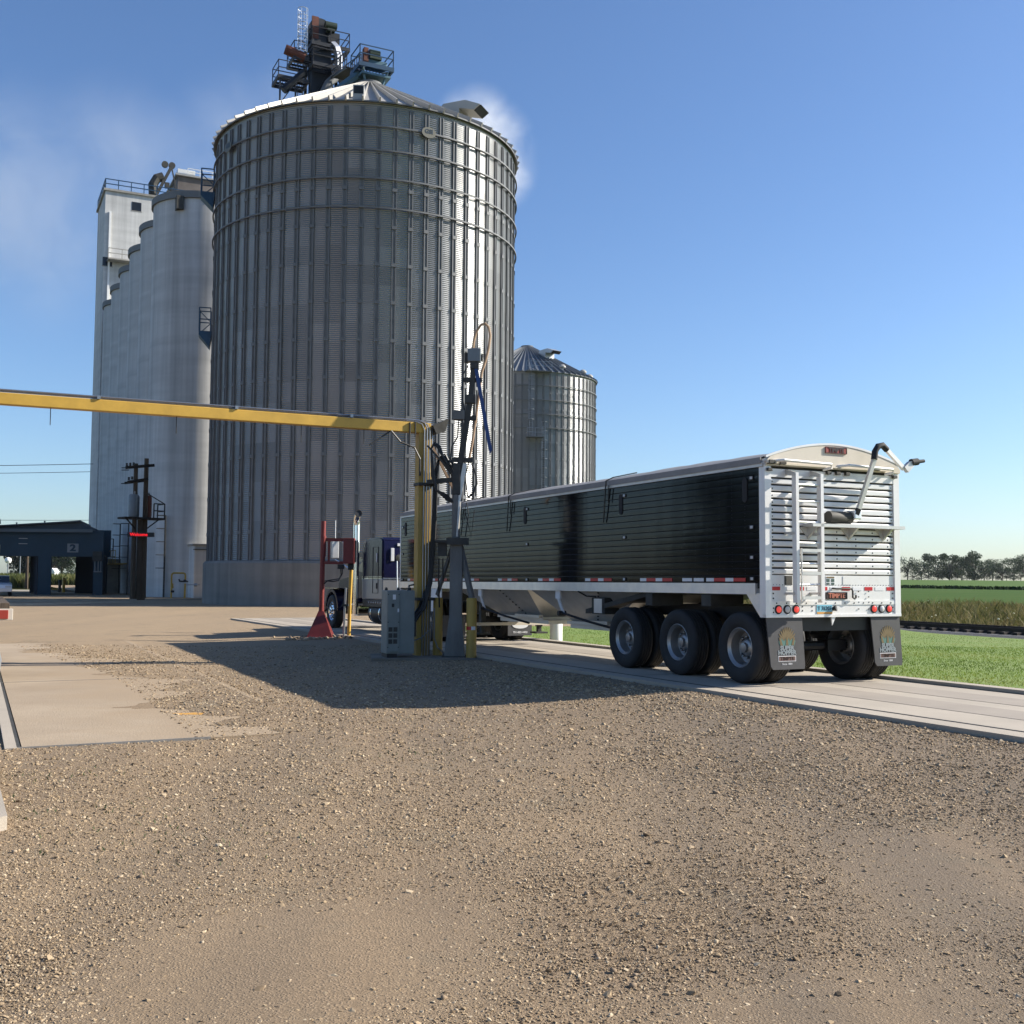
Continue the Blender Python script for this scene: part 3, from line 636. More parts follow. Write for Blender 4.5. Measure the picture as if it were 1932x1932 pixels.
def steel_bin(name, label, center, rings, ladder_az=None, rot=0, rm='roofsteel'):
    t = thing(name, label, 'grain bin', (center[0], center[1], 0), rot, 'corrugated steel grain bins')
    b = MB(); b.lathe([(RB+.28, -.5), (RB+.28, ZB-.16), (RB+.16, ZB-.02), (RB-.1, ZB)], 128); b.build('foundation_ring', M['conc_base'], t, smooth=True)
    obj('wall', WALL, M['binwall'], t, smooth='all')
    # stiffeners: hat section with two ribs, one for each of the 64 posts
    if 'stiff' not in KID:
        s = MB(); D = .095
        for (z0, z1, k) in ((ZB-.02, 15.5, 1.0), (15.5, ZE-.35, .88)):
            for yc in (-.10, .10): s.box(RB-.03, RB+D*k, yc-.032, yc+.032, z0, z1)
            s.box(RB-.03, RB+.03, -.10, .10, z0, z1)
        for z in lin(4.2, 26, 2.24): s.box(RB, RB+D+.02, -.15, .15, z-.10, z+.10)
        o = s.build('stiffener', M['galv_dark'], t); KID['stiff'] = o.data
    else: o = obj('stiffener', KID['stiff'], None, t)
    for i in range(1, NS):
        c = o.copy(); COL.objects.link(c); c.rotation_euler = (0, 0, 2*math.pi*i/NS)
    for z in rings: ring_mesh(z).build('wind_ring', M['galv_dark'], t, smooth=True)
    # roof: cone sheet, raised rib per sheet, eave, apex collar
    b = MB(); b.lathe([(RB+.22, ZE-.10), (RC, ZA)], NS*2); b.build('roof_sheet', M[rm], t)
    b = MB(); b.lathe([(RB+.22, ZE-.13), (RB+.235, ZE-.13), (RB+.235, ZE-.05), (RB+.22, ZE-.05)], 128, closed=True); b.build('eave_rim', M['galv_dark'], t)
    if 'rib' not in KID:
        r = MB(); nx, nz = -math.sin(-SLOPE), math.cos(SLOPE)
        p0 = np.array([RB+.25, ZE-.11]); p1 = np.array([RC+.05, ZA]); hn = np.array([math.sin(SLOPE), math.cos(SLOPE)])
        Vv = []
        for p, wd_, hh_ in ((p0, .055, .26), (p1, .03, .12)):
            for yy, k in ((-wd_, -.02), (wd_, -.02), (wd_*.75, hh_), (-wd_*.75, hh_)):
                q = p+hn*k; Vv.append((q[0], yy, q[1]))
        r.add(Vv, [(3,2,1,0),(4,5,6,7),(0,1,5,4),(1,2,6,5),(2,3,7,6),(3,0,4,7)])
        o = r.build('roof_rib', M['roofsteel'], t); KID['rib'] = o.data
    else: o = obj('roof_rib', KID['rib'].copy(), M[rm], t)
    for i in range(1, NS):
        c = o.copy(); COL.objects.link(c); c.rotation_euler = (0, 0, 2*math.pi*i/NS)
    b = MB(); b.lathe([(0, ZA+.28), (RC+.12, ZA+.22), (RC+.12, ZA-.12), (RC-.05, ZA-.12)], 32); b.build('apex_collar', M['galv_dark'], t)
    return t
def roof_point(r): return ZE-.10+(RB+.22-r)*math.tan(SLOPE)
def hood(t, az, r, w, d, h, name='roof_vent', m='roofsteel'):
    """goose-neck hood standing on the roof, its mouth turned down-slope"""
    o = bpy.data.objects.new(name, None); b = MB()
    z = 0; pr = [(-d*.5, -.5), (d*.25, -.55), (d*.25, h*.55), (d*.75, h*.30), (d*.95, h*.62), (d*.45, h*1.05), (-d*.3, h), (-d*.5, h*.55)]
    b.prism(pr, -w/2, w/2, 'Y'); bpy.data.objects.remove(o)
    h_ = b.build(name, M[m], t); h_.location = (r*math.cos(az), r*math.sin(az), roof_point(r)); h_.rotation_euler = (0, 0, az)
    mo = MB(); mo.prism([(d*.74, h*.27), (d*.96, h*.60), (d*.99, h*.58), (d*.77, h*.25)], -w*.44, w*.44, 'Y'); mo.build('vent_mouth', M['dark'], h_); return h_
def cap(t, az, r, rad=.5):
    b = MB(); b.lathe([(0, rad*1.05), (rad*.6, rad*.9), (rad, rad*.45), (rad*1.0, rad*.1), (rad*.55, 0), (rad*.55, -.5)], 20)
    o = b.build('roof_cap', M['roofsteel'], t, smooth=True); o.location = (r*math.cos(az), r*math.sin(az), roof_point(r)+.15); return o
M['roofdark'] = mat('dark_roof_steel', (.20,.225,.255), .5, .3, .12, .5)  # darker blue-grey tone for the far bin's roof
B1 = (-9.67, 71.35); B2 = (1.95, 154.0)
bin1 = steel_bin('steel_grain_bin', 'huge corrugated steel grain bin with a grey concrete footing behind the truck', B1, (27.45, 26.05, 24.40, 22.70))
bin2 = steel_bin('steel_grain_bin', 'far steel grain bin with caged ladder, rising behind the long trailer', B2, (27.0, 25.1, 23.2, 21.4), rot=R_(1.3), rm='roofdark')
toCam1 = math.atan2(-B1[1], -B1[0])
hood(bin1, toCam1+R_(62), 6.3, 1.5, 2.0, .95)
b = MB(); b.bbox(-.35,.35,-.32,.32,-.3,.62,.02); o = b.build('roof_hatch', M['roofsteel'], bin1); o.location = (8.6*math.cos(toCam1-R_(4)), 8.6*math.sin(toCam1-R_(4)), roof_point(8.6)); o.rotation_euler = (0,0,toCam1-R_(4))
b = MB(); b.box(.34,.365,-.27,.27,.10,.55); b.build('hatch_opening', M['dark'], o)
for dz in (-86, 82, 100, 128): cap(bin1, toCam1+R_(dz), 9.0, .42)
# maker's oval sign on the top ring
for az, dark in ((toCam1+R_(20.5), 0), (toCam1-R_(58), 1)):
    e = MB(); e.prism([(.44*math.cos(2*math.pi*i/32), .32*math.sin(2*math.pi*i/32)) for i in range(32)], 0, .03, 'Z')
    Mx = Matrix.Rotation(az, 4, 'Z') @ Matrix.Translation((RB+.25, 0, 27.45)) @ Matrix.Rotation(R_(90), 4, 'Z') @ Matrix.Rotation(R_(90), 4, 'X')
    e.v = [tuple(Mx @ Vector(p)) for p in e.v]
    sg = e.build('maker_sign', mat('sign_cream', (.19,.185,.15), .6), bin1)
    lettering('sign_letters', 'GSI', .36, M['ink'], sg, Mx @ Matrix.Translation((0, .05, .035)), .006, .01)
# side balconies at the left edge of the near bin
for zz, s in ((25.9, 1.0), (17.0, .9)):
    az = toCam1-R_(84); q = bpy.data.objects.new('side_balcony', None)
    b = MB(); Mx = Matrix.Rotation(az, 4, 'Z') @ Matrix.Translation((RB+.1, 0, zz))
    b.prism([(-.05,0),(.85*s,0),(.85*s,-.25),(.1,-1.0)], -.55, .55, 'Y', Mx)
    bal = b.build('side_balcony', M['bluesteel'], bin1); bpy.data.objects.remove(q)
    b = MB()
    for x_, y_ in ((.82*s,-.52),(.82*s,.52),(.05,-.52),(.05,.52)): b.bar(Mx @ Vector((x_,y_,0)), Mx @ Vector((x_,y_,1.5)), .06)
    for z_ in (.75, 1.48):
        b.bar(Mx @ Vector((.05,-.52,z_)), Mx @ Vector((.82*s,-.52,z_)), .06); b.bar(Mx @ Vector((.82*s,-.52,z_)), Mx @ Vector((.82*s,.52,z_)), .06); b.bar(Mx @ Vector((.82*s,.52,z_)), Mx @ Vector((.05,.52,z_)), .06)
    b.bar(Mx @ Vector((.05,-.52,.78)), Mx @ Vector((.82*s,-.52,1.46)), .05); b.bar(Mx @ Vector((.82*s,-.52,.05)), Mx @ Vector((.05,-.52,.75)), .05)
    b.build('balcony_rail', M['bluesteel'], bal)
# far bin: hood, caps, caged ladder with landing
toCam2 = math.atan2(-B2[1], -B2[0])
hood(bin2, toCam2+R_(38), 4.4, 1.6, 2.2, 1.0, m='galv')
for dz, r in ((33, 8.4), (62, 8.6), (82, 8.8)): cap(bin2, toCam2+R_(dz), r, .5)
def caged_ladder(t, az, z0, z1, cage):
    Mx = Matrix.Rotation(az, 4, 'Z') @ Matrix.Translation((RB+.32, 0, 0)); lad = MB()
    for s in (-.22, .22): lad.bar(Mx @ Vector((0,s,z0)), Mx @ Vector((0,s,z1)), .05)
    for z in lin(z0+.3, z1, .3): lad.bar(Mx @ Vector((0,-.22,z)), Mx @ Vector((0,.22,z)), .03)
    l_ = lad.build('ladder', M['conduit'], t)
    if cage:
        cg = MB()
        for z in lin(z0+2.2, z1+.6, 1.25): cg.tube([Mx @ Vector((.72*math.sin(w), .40*-math.cos(w)*1.0, z)) for w in [math.pi*i/8 for i in range(9)]], .035, 5)
        for w in (.5, 1.57, 2.64): cg.bar(Mx @ Vector((.72*math.sin(w), -.40*math.cos(w), z0+2.2)), Mx @ Vector((.72*math.sin(w), -.40*math.cos(w), z1+.6)), .04)
        cg.build('safety_cage', M['conduit'], l_)
caged_ladder(bin2, toCam2+R_(2), 20.2, ZE+.8, True); caged_ladder(bin2, toCam2+R_(12), 4, 21.5, True)
b = MB(); Mx = Matrix.Rotation(toCam2+R_(6), 4, 'Z') @ Matrix.Translation((RB+.1, 0, 20.1))
b.box(0, 1.1, -1.3, .9, -.08, 0, Mx); land = b.build('landing', M['galv_dark'], bin2); b = MB()
for y_ in (-1.3,-.2,.9): b.bar(Mx @ Vector((1.08,y_,0)), Mx @ Vector((1.08,y_,1.1)), .05)
for z_ in (.55,1.1): b.bar(Mx @ Vector((1.08,-1.3,z_)), Mx @ Vector((1.08,.9,z_)), .05); b.bar(Mx @ Vector((1.08,-1.3,z_)), Mx @ Vector((.1,-1.3,z_)), .05)
b.build('landing_rail', M['conduit'], land)
b = MB(); Mx = Matrix.Rotation(toCam2+R_(10), 4, 'Z') @ Matrix.Translation((RB+.05, 0, ZE-.15)); b.box(0,1.2,-2.2,1.2,-.1,0,Mx); pl = b.build('eave_platform', M['galv_dark'], bin2); b = MB()
for y_ in (-2.2,-1,0,1.2): b.bar(Mx @ Vector((1.15,y_,0)), Mx @ Vector((1.15,y_,1.2)), .05)
for z_ in (.6,1.2): b.bar(Mx @ Vector((1.15,-2.2,z_)), Mx @ Vector((1.15,1.2,z_)), .05)
b.build('platform_rail', M['conduit'], pl)

# ================================================================== LEG TOWER behind the near bin
def rails(b, pts, h=1.1, w=.05, closed=False, posts=True):
    P = [Vector(p) for p in pts]
    if closed: P.append(P[0])
    for p, q in zip(P[:-1], P[1:]):
        for k in (.5, 1.0): b.bar(p+Vector((0,0,h*k)), q+Vector((0,0,h*k)), w)
        n_ = max(1, int((q-p).length/1.4))
        for i in range(n_+1): r = p.lerp(q, i/n_); b.bar(r, r+Vector((0,0,h)), w)
def platform(t, x0, x1, y0, y1, z, m='tower', rail=True, name='platform', skip=()):
    b = MB(); b.box(x0, x1, y0, y0+.12, z-.28, z); b.box(x0, x1, y1-.12, y1, z-.28, z); b.box(x0, x0+.12, y0+.12, y1-.12, z-.28, z); b.box(x1-.12, x1, y0+.12, y1-.12, z-.28, z)
    for i in range(1, int((x1-x0)/.22)): x = x0+i*.22; b.box(x-.02, x+.02, y0+.12, y1-.12, z-.06, z-.005)
    for i in range(1, int((y1-y0)/1.0)+1): y = y0+i*(y1-y0)/(int((y1-y0)/1.0)+1); b.box(x0+.12, x1-.12, y-.04, y+.04, z-.22, z-.065)
    p = b.build(name, M[m], t)
    if rail:
        b = MB(); C = [(x0+.05,y0+.05,z),(x1-.05,y0+.05,z),(x1-.05,y1-.05,z),(x0+.05,y1-.05,z)]
        for i in range(4):
            if i not in skip: rails(b, [C[i], C[(i+1) % 4]], 1.15, .055)
        b.build('handrail', M[m], p)
    return p
tw = thing('leg_tower', 'dark steel elevator leg tower with railed platforms above the near bin', 'tower', (-15.2, 84, 0), A26)
b = MB()
for x in (-.95, .95):
    for y in (-.95, .95): b.bar((x,y,0), (x,y,43), .2)
for z in lin(2, 42, 4):
    for x in (-.95,.95): b.bar((x,-.95,z), (x,.95,z), .12); b.bar((x,-.95,z), (x,.95,min(z+4, 43)), .09)
    for y in (-.95,.95): b.bar((-.95,y,z), (.95,y,z), .12); b.bar((-.95,y,z), (.95,y,min(z+4, 43)), .09)
b.build('frame', M['tower'], tw)
b = MB(); b.box(-.85,.55,-.75,.45,36,43.2); b.box(-.6,.1,-.4,.2,4,36); b.build('leg_casing', M['tower'], tw)
platform(tw, -1.15, 1.9, -1.4, 1.2, 42.7, skip=())
platform(tw, -2.4, -1.0, -.9, 1.3, 41.5)
platform(tw, -1.2, 1.0, -2.0, -.7, 40.8)
platform(tw, -3.6, -1.2, -1.0, 1.0, 39.7)
b = MB(); b.lathe([(.01,-.55),(.95,-.55),(.95,.55),(.01,.55)], 22, 'Y', Matrix.Translation((-.25,-.1,44.0))); b.box(-1.15,.6,-.5,.4,43.0,44.0); hd = b.build('leg_head', M['tower'], tw)
b = MB(); b.box(-.95,-.42,-.68,-.52,43.2,45.0); b.build('red_belt_guard', M['rust'], hd)
b = MB(); b.lathe([(.0,-.45),(.3,-.45),(.3,.45),(.0,.45)], 16, 'X', Matrix.Translation((.45,-.95,44.35))); b.box(.15,.75,-1.2,-.7,43.85,44.05); b.build('drive_motor', mat('green_motor', (.03,.05,.03), .5), hd)
b = MB(); b.box(.3,1.2,-.9,-.2,43.1,43.9); b.build('gear_reducer', M['tower'], hd)
b = MB(); b.tube([(-3.0,-.6,41.9),(-1.5,-.7,41.5)], .38, 14); b.build('red_duct', M['rust'], tw)
b = MB()
b.tube([(.55,-1.1,42.9),(.85,-1.3,42.5),(1.0,-1.4,41.8),(1.0,-1.4,40.4)], .30, 4); b.build('bright_spout', M['alu'], tw)
b = MB(); b.tube([(1.0,-1.4,40.4),(.2,-1.6,39.5),(-.3,-1.6,38.4)], .33, 10); b.tube([(1.0,-1.4,40.4),(2.2,-1.2,38.6)], .28, 10); b.build('spout', M['galv_dark'], tw)
b = MB()
for z in lin(41.8, 45.2, .55): b.tube([(-1.75+.38*math.cos(w), -.9+.38*math.sin(w), z) for w in [2*math.pi*i/12 for i in range(13)]], .025, 5)
for k in range(6): w = k*math.pi/3; b.bar((-1.75+.38*math.cos(w), -.9+.38*math.sin(w), 41.8), (-1.75+.38*math.cos(w), -.9+.38*math.sin(w), 45.2), .045)
b.build('ladder_cage', M['alu'], tw)
b = MB()
for s in (-.2,.2): b.bar((-1.75+s,-.55,36), (-1.75+s,-.55,44.6), .05)
for z in lin(36.2,44.4,.3): b.bar((-1.95,-.55,z),(-1.55,-.55,z),.03)
b.build('ladder', M['tower'], tw)
b = MB(); b.tube([(-3.1,-.7,38.6),(-1.6,-.9,40.2)], .3, 8); b.bar((-3.4,-.9,36.5),(-3.4,-.9,39.7),.12); b.bar((-2.2,-.9,36.5),(-2.2,-.9,39.7),.12); b.bar((-3.4,-.9,37.4),(-2.2,-.9,39.4),.08); b.build('brace', M['tower'], tw)
# catwalk between the tower and the bin apex
b = MB(); q = Vector((1.0,-1.0,40.2)); apx = Vector((float((np.array(B1)-np.array([-15.2,84]))@UX)-.9, float((np.array(B1)-np.array([-15.2,84]))@UY)+.6, 35.4))
for dx in (-.5,.5):
    d_ = Vector((dx,0,0)); b.bar(q+d_, apx+d_, .12); b.bar(q+d_+Vector((0,0,1.1)), apx+d_+Vector((0,0,1.1)), .06); b.bar(q+d_+Vector((0,0,.55)), apx+d_+Vector((0,0,.55)), .05)
    for i in range(10): p = q.lerp(apx, i/9)+d_; b.bar(p, p+Vector((0,0,1.1)), .05)
for i in range(24): p = q.lerp(apx, i/23); b.bar(p+Vector((-.5,0,0)), p+Vector((.5,0,0)), .10, .03)
b.build('catwalk', M['tower'], tw)
# apex platform of the near bin
ap = thing('apex_platform', 'blue steel service platform with a red guard on the near bin peak', 'platform', (B1[0]+.1, B1[1], ZA+.28), A26)
platform(ap, -1.15, 1.25, -1.0, 1.0, .95, 'bluesteel')
b = MB()
for x in (-.8,.9):
    for y in (-.7,.7): b.bar((x*.6,y*.6,-.4),(x,y,.7),.12)
b.box(-.9,1.1,-.8,.8,.28,.42); b.build('support', M['bluepale'], ap)
b = MB(); b.box(-.75,-.45,-.75,-.35,.97,2.05); b.build('red_guard', M['rust'], ap)
b = MB(); b.lathe([(0,-.35),(.26,-.35),(.26,.35),(0,.35)], 16, 'X', Matrix.Translation((.0,-.6,1.78))); b.box(-.35,.45,-.8,-.3,1.4,1.55); b.build('motor', mat('dark_green_motor', (.03,.055,.03), .5), ap)
b = MB(); b.bbox(-.4,.9,-.6,.2,.98,1.4,.03); b.build('gearbox', M['bluepale'], ap)
b = MB(); b.tube([(-.7,.2,.6),(-1.5,.5,-.1),(-2.4,1.0,-.9)], .34, 8); b.build('chute', M['bluepale'], ap)

# ================================================================== CONCRETE ELEVATOR
C1 = np.array([-25.15, 88.0]); RCY = 3.95; SPC = 7.45; HC = 31.2
elev = thing('concrete_elevator', 'white painted concrete grain elevator with tall head house and row of silos', 'elevator', (*C1, 0), A26)
b = MB(); pr = [(RCY, -.5), (RCY, HC)]
cyl = MB(); cyl.lathe([(RCY, -.5)]+[(RCY, z) for z in lin(1, HC, 3)], 64); cy = cyl.build('silo', M['conc_white'], elev, smooth='all')
cp = MB(); cp.lathe([(0, HC+.30), (RCY+.16, HC+.26), (RCY+.16, HC-.28), (RCY-.02, HC-.28)], 64); cpo = cp.build('roof_slab', mat('slab_edge', (.25,.26,.26), .9, 0, .15, .5), cy)
bx = MB(); bx.box(-2.75,-2.2,-3.55,-2.8,HC-1.25,HC-.2); bxo = bx.build('roof_vent_box', M['darkgrey'], cy)
for i in range(1, 6):
    c = cy.copy(); COL.objects.link(c); c.location = (0, SPC*i, 0)
    for ch in (cpo, bxo): d = ch.copy(); COL.objects.link(d); d.parent = c
# head house
a_h = SPC*5+4.1; HH = 45.4
b = MB(); b.box(-3.75, 13.0, a_h, a_h+8.6, -.5, HH); hw = b.build('head_house_wall', M['conc_white'], elev)
b = MB(); b.box(-3.95, 13.2, a_h-.2, a_h+8.8, HH, HH+.25); b.build('head_house_roof', M['conc'], elev)
b = MB(); rails(b, [(-3.8,a_h+8.6,HH+.25),(-3.8,a_h-.1,HH+.25),(6.0,a_h-.1,HH+.25)], 1.1, .09); b.build('roof_rail', M['bluesteel'], elev)
for wx, wz in ((-.35, 44.05), (-3.35, 37.2)):
    b = MB(); b.box(wx-.52, wx+.52, a_h-.03, a_h+.02, wz-.5, wz+.5); b.build('window', M['glass'], elev); 
    b = MB(); b.box(wx-.60, wx+.60, a_h-.025, a_h+.0, wz-.6, wz-.505); b.build('window_sill', M['conc'], elev)
b = MB(); b.box(-3.3,-3.1,a_h-.18,a_h-.02,0,43); b.build('downpipe', M['white'], elev)
b = MB(); b.box(4.4, 12.6, a_h+1.5, a_h+7.5, HH+.25, HH+3.6); ph = b.build('penthouse', mat('penthouse_cladding', (.20,.17,.155), .8, 0, .25, .6), elev)
b = MB(); b.box(4.1, 12.9, a_h+1.2, a_h+7.8, HH+3.6, HH+3.8); b.build('penthouse_roof', M['roofsteel'], elev)
b = MB(); rails(b, [(5.5,a_h+1.3,HH+3.8),(12.6,a_h+1.3,HH+3.8)], .8, .07); b.box(4.4,6.4,a_h+1.6,a_h+3.0,HH+3.82,HH+4.5); b.build('penthouse_rail', M['white'], elev)
b = MB(); b.box(9.6, 10.9, a_h+1.44, a_h+1.52, HH+2.4, HH+2.9); b.build('penthouse_window', M['glass'], elev)
# dust collector and leg head on the roof
b = MB()
b.tube([(1.6,a_h+.8,HH+.3),(1.5,a_h+.8,HH+1.8),(1.9,a_h+.8,HH+2.6),(2.6,a_h+.8,HH+2.9)], .55, 10)
b.bar((1.8,a_h+.6,HH+.4),(3.5,a_h+.6,HH+4.2),.35); b.bar((4.4,a_h+.6,HH+.3),(3.5,a_h+.6,HH+4.2),.14)
for x in (2.75, 3.55): b.lathe([(0,-.15),(.38,-.15),(.38,.15),(0,.15)], 14, 'Y', Matrix.Translation((x,a_h+.6,HH+4.35)))
b.box(3.0,4.6,a_h+.4,a_h+1.2,HH+.3,HH+1.2); b.box(2.8,3.3,a_h+.4,a_h+.9,HH+1.6,HH+2.2)
b.build('roof_machinery', M['darkgrey'], elev)
# gallery between silo tops with railing and red conveyor
b = MB(); b.box(-2.4,-.6,SPC+1.5,SPC*2-2,HC+.35,HC+1.0); rails(b, [(-2.6,SPC*1+1,HC+.4),(-2.6,SPC*2-1,HC+.4)], 1.1, .07); b.build('roof_conveyor', M['darkgrey'], elev)
b = MB(); b.bar((-2.2,SPC+3.2,HC+2.2),(-.2,SPC+1.2,HC+1.2),.9,.5); b.build('red_conveyor_hood', M['rust'], elev)
b = MB(); b.box(-3.4,2.5,a_h-1.4,a_h-.02,HC+6.0,HC+6.15); rails(b, [(-3.4,a_h-1.35,HC+6.15),(2.5,a_h-1.35,HC+6.15)], 1.1, .07); b.build('wall_gallery', M['conc'], elev)
# ladders, small platforms and pipes at the foot of the silos
for k, (yy, zt) in enumerate(((.0, 6.2), (SPC*1.1, 6.0), (SPC*1.9, 6.2), (SPC*2.6, 5.0))):
    b = MB(); x = -RCY-.25 if k else -2.9; y = yy if k else -3.1
    for s in (-.2,.2): b.bar((x,y+s,0),(x,y+s,zt),.06)
    for z in lin(.3, zt, .35): b.bar((x,y-.2,z),(x,y+.2,z),.04)
    for z in lin(2.2, zt, .9): b.bar((x-.6,y-.3,z),(x-.6,y+.3,z),.05); b.bar((x,y-.3,z),(x-.6,y-.3,z),.05); b.bar((x,y+.3,z),(x-.6,y+.3,z),.05)
    b.build('wall_ladder', M['darkgrey'], elev)
b = MB(); b.box(-5.1,-3.95,SPC*1.3,SPC*2.8,2.55,2.66); rails(b, [(-5.05,SPC*1.3,2.66),(-5.05,SPC*2.8,2.66)], 1.1, .06); b.build('yellow_catwalk', M['yellow_dirty'], elev)
# small entry annex beside the near silo
b = MB(); b.box(-1.2, 5.0, -6.0, -3.4, -.3, 3.9); b.build('annex_wall', M['conc_white'], elev)
b = MB(); b.box(-1.35, 5.1, -6.15, -3.4, 3.9, 4.02); b.build('annex_roof', M['conc'], elev)
b = MB(); b.bar((-1.3,-6.05,3.6),(5,-6.05,3.6),.06); b.build('annex_conduit', M['darkgrey'], elev)
# ================================================================== GRAIN TRAILER
TL, TW = 14.95, 2.59
trl = thing('grain_trailer', 'black and silver tri-axle hopper grain trailer standing on the weighbridge', 'trailer', (*P0, .21), A26, rx=-.0057)
# ---- wheels (axis along x, outer face towards -x)
def wheel_meshes():
    t = MB(); pr = [(.292,-.118),(.31,-.135),(.37,-.150),(.43,-.152),(.475,-.145),(.505,-.130),(.518,-.112)]
    for g in (-.075,-.028,.028,.075): pr += [(.525,g-.016),(.525,g-.007),(.512,g-.006),(.512,g+.006),(.525,g+.007),(.525,g+.016)]
    pr += [(.518,.112),(.505,.130),(.475,.145),(.43,.152),(.37,.150),(.31,.135),(.292,.118)]
    t.lathe(pr, 48, 'X')
    d = MB(); d.lathe([(.30,-.12),(.288,-.126),(.278,-.118),(.27,-.10),(.252,-.085),(.246,.02),(.235,.052),(.19,.066),(.15,.064),(.135,.05),(.13,.012),(.112,-.01),(.075,-.02),(.07,-.06),(.05,-.066),(0,-.066)], 40, 'X')
    for k in range(10):
        w = 2*math.pi*k/10; d.lathe([(.016,.05),(.016,.0),(.0,-.008)], 8, 'X', Matrix.Translation((0,.155*math.cos(w),.155*math.sin(w))))
    h = MB()
    for k in range(5):
        w = 2*math.pi*(k+.3)/5; h.lathe([(0,.054),(.030,.054),(.030,.08),(0,.08)], 12, 'X', Matrix.Translation((0,.198*math.cos(w),.198*math.sin(w))))
    f = MB(); f.lathe([(.30,-.12),(.288,-.126),(.278,-.115),(.262,-.09),(.256,-.075),(.235,-.088),(.17,-.125),(.13,-.13),(.125,-.165),(.08,-.175),(.07,-.21),(0,-.215)], 40, 'X')
    for k in range(10): w = 2*math.pi*k/10; f.lathe([(.018,-.12),(.018,-.165),(0,-.175)], 8, 'X', Matrix.Translation((0,.148*math.cos(w),.148*math.sin(w))))
    g = MB()
    for k in range(10): w = 2*math.pi*(k+.5)/10; g.lathe([(0,-.10),(.026,-.105),(.026,-.08),(0,-.08)], 10, 'X', Matrix.Translation((-.008,.205*math.cos(w),.205*math.sin(w))))
    return t, d, h, f, g
WM = None
def wheel(parent, x, y, kind='dual', side=1, r=.525):
    global WM
    w = bpy.data.objects.new('wheel', None); COL.objects.link(w); w.parent = parent; w.location = (x, y, r); w.empty_display_size = .2
    w.rotation_euler = (random.uniform(0, 6.28)*side, 0, 0 if side > 0 else math.pi)
    if WM is None:
        t, d, h, f, g = wheel_meshes()
        a = t.build('tyre', M['rubber'], w, smooth=True); b_ = d.build('rim', M['rim'], w, smooth=True); c = h.build('hand_holes', M['dark'], w)
        e = f.build('rim', M['chrome'], w, smooth=True); i = g.build('hand_holes', M['dark'], w)
        WM = (a.data, b_.data, c.data, e.data, i.data)
        for o in (e, i): bpy.data.objects.remove(o)
        return w
    obj('tyre', WM[0], None, w); obj('rim', WM[1 if kind == 'dual' else 3], None, w); obj('hand_holes', WM[2 if kind == 'dual' else 4], None, w); return w
for y in (.62, 2.22, 3.82):
    for x, s in ((.155, 1), (.50, -1), (TW-.155, -1), (TW-.50, 1)): wheel(trl, x, y, 'dual', s)
    b = MB(); b.tube([(.3,y,.525),(TW-.3,y,.525)], .075, 10); b.box(.62,.98,y-.12,y+.12,.45,.62); b.box(TW-.98,TW-.62,y-.12,y+.12,.45,.62)
    ax = b.build('axle', M['dark'], trl)
    for xx in (.80, TW-.80): b = MB(); b.lathe([(.10,.62),(.15,.68),(.12,.74),(.15,.80),(.12,.86),(.10,.92)], 14, 'Z', Matrix.Translation((xx,y+.28,0))); b.build('air_spring', M['rubber'], trl, smooth=True)
b = MB(); b.box(.72,.86,.15,6.0,.92,1.12); b.box(TW-.86,TW-.72,.15,6.0,.92,1.12)
for y in (.3,1.45,3.0,4.5): b.box(.86,TW-.86,y-.04,y+.04,.95,1.1)
b.build('sub_frame', M['dark'], trl)
b = MB(); b.lathe([(0,-.5),(.14,-.46),(.14,.46),(0,.5)], 16, 'X', Matrix.Translation((TW/2,1.35,.80))); b.build('air_tank', M['darkgrey'], trl, smooth=True)
# mudguard hints between the tyres
b = MB(); b.box(.0,.62,1.28,1.52,1.12,1.30); b.box(.0,.62,2.9,3.1,1.10,1.30); b.build('hanger_bracket', M['darkgrey'], trl)
# ---- left and right walls built of slats
SN = 16; z0s, z1s = 1.485, 3.15; SH = (z1s-z0s)/SN
def slat_mesh(length, horizontal='Y'):
    b = MB(); e = .003; prof = [(.03,e),(.004,e),(.0012,.007),(.0009,SH*.5),(.0012,SH-.007),(.004,SH-e),(.03,SH-e)]
    b.prism(prof, 0, length, 'Y' if horizontal == 'Y' else 'X'); return b
for side in (0, 1):
    b = MB(); b.box(.028 if not side else TW-.06, .06 if not side else TW-.028, .09, TL, 1.40, 3.24); wl = b.build('side_wall', M['dark'], trl)
    if not side:
        s = slat_mesh(TL-.11).build('slat', M['black_side'], wl)
        s.location = (0, .095, z0s)
        for i in range(1, SN): c = s.copy(); COL.objects.link(c); c.location = (0, .095, z0s+SH*i)
    else:
        b = MB(); b.box(TW-.030, TW-.004, .095, TL-.01, 1.48, 3.15); b.build('outer_skin', M['black_side'], wl)
# rivets in columns (too small to pick apart singly)
rv = MB(); cols = [.43+.3115*i for i in range(46)]
for y in cols:
    for i in range(SN):
        for dz in (.03, .075):
            zz = z0s+SH*i+dz; rv.add([(-.0045,y,zz),(.001,y-.007,zz),(.001,y,zz-.007),(.001,y+.007,zz),(.001,y,zz+.007)], [(0,1,2),(0,2,3),(0,3,4),(0,4,1)])
tag(rv.build('side_rivets', mat('rivet_heads', (.09,.09,.10), .3, .6), trl), kind='stuff')
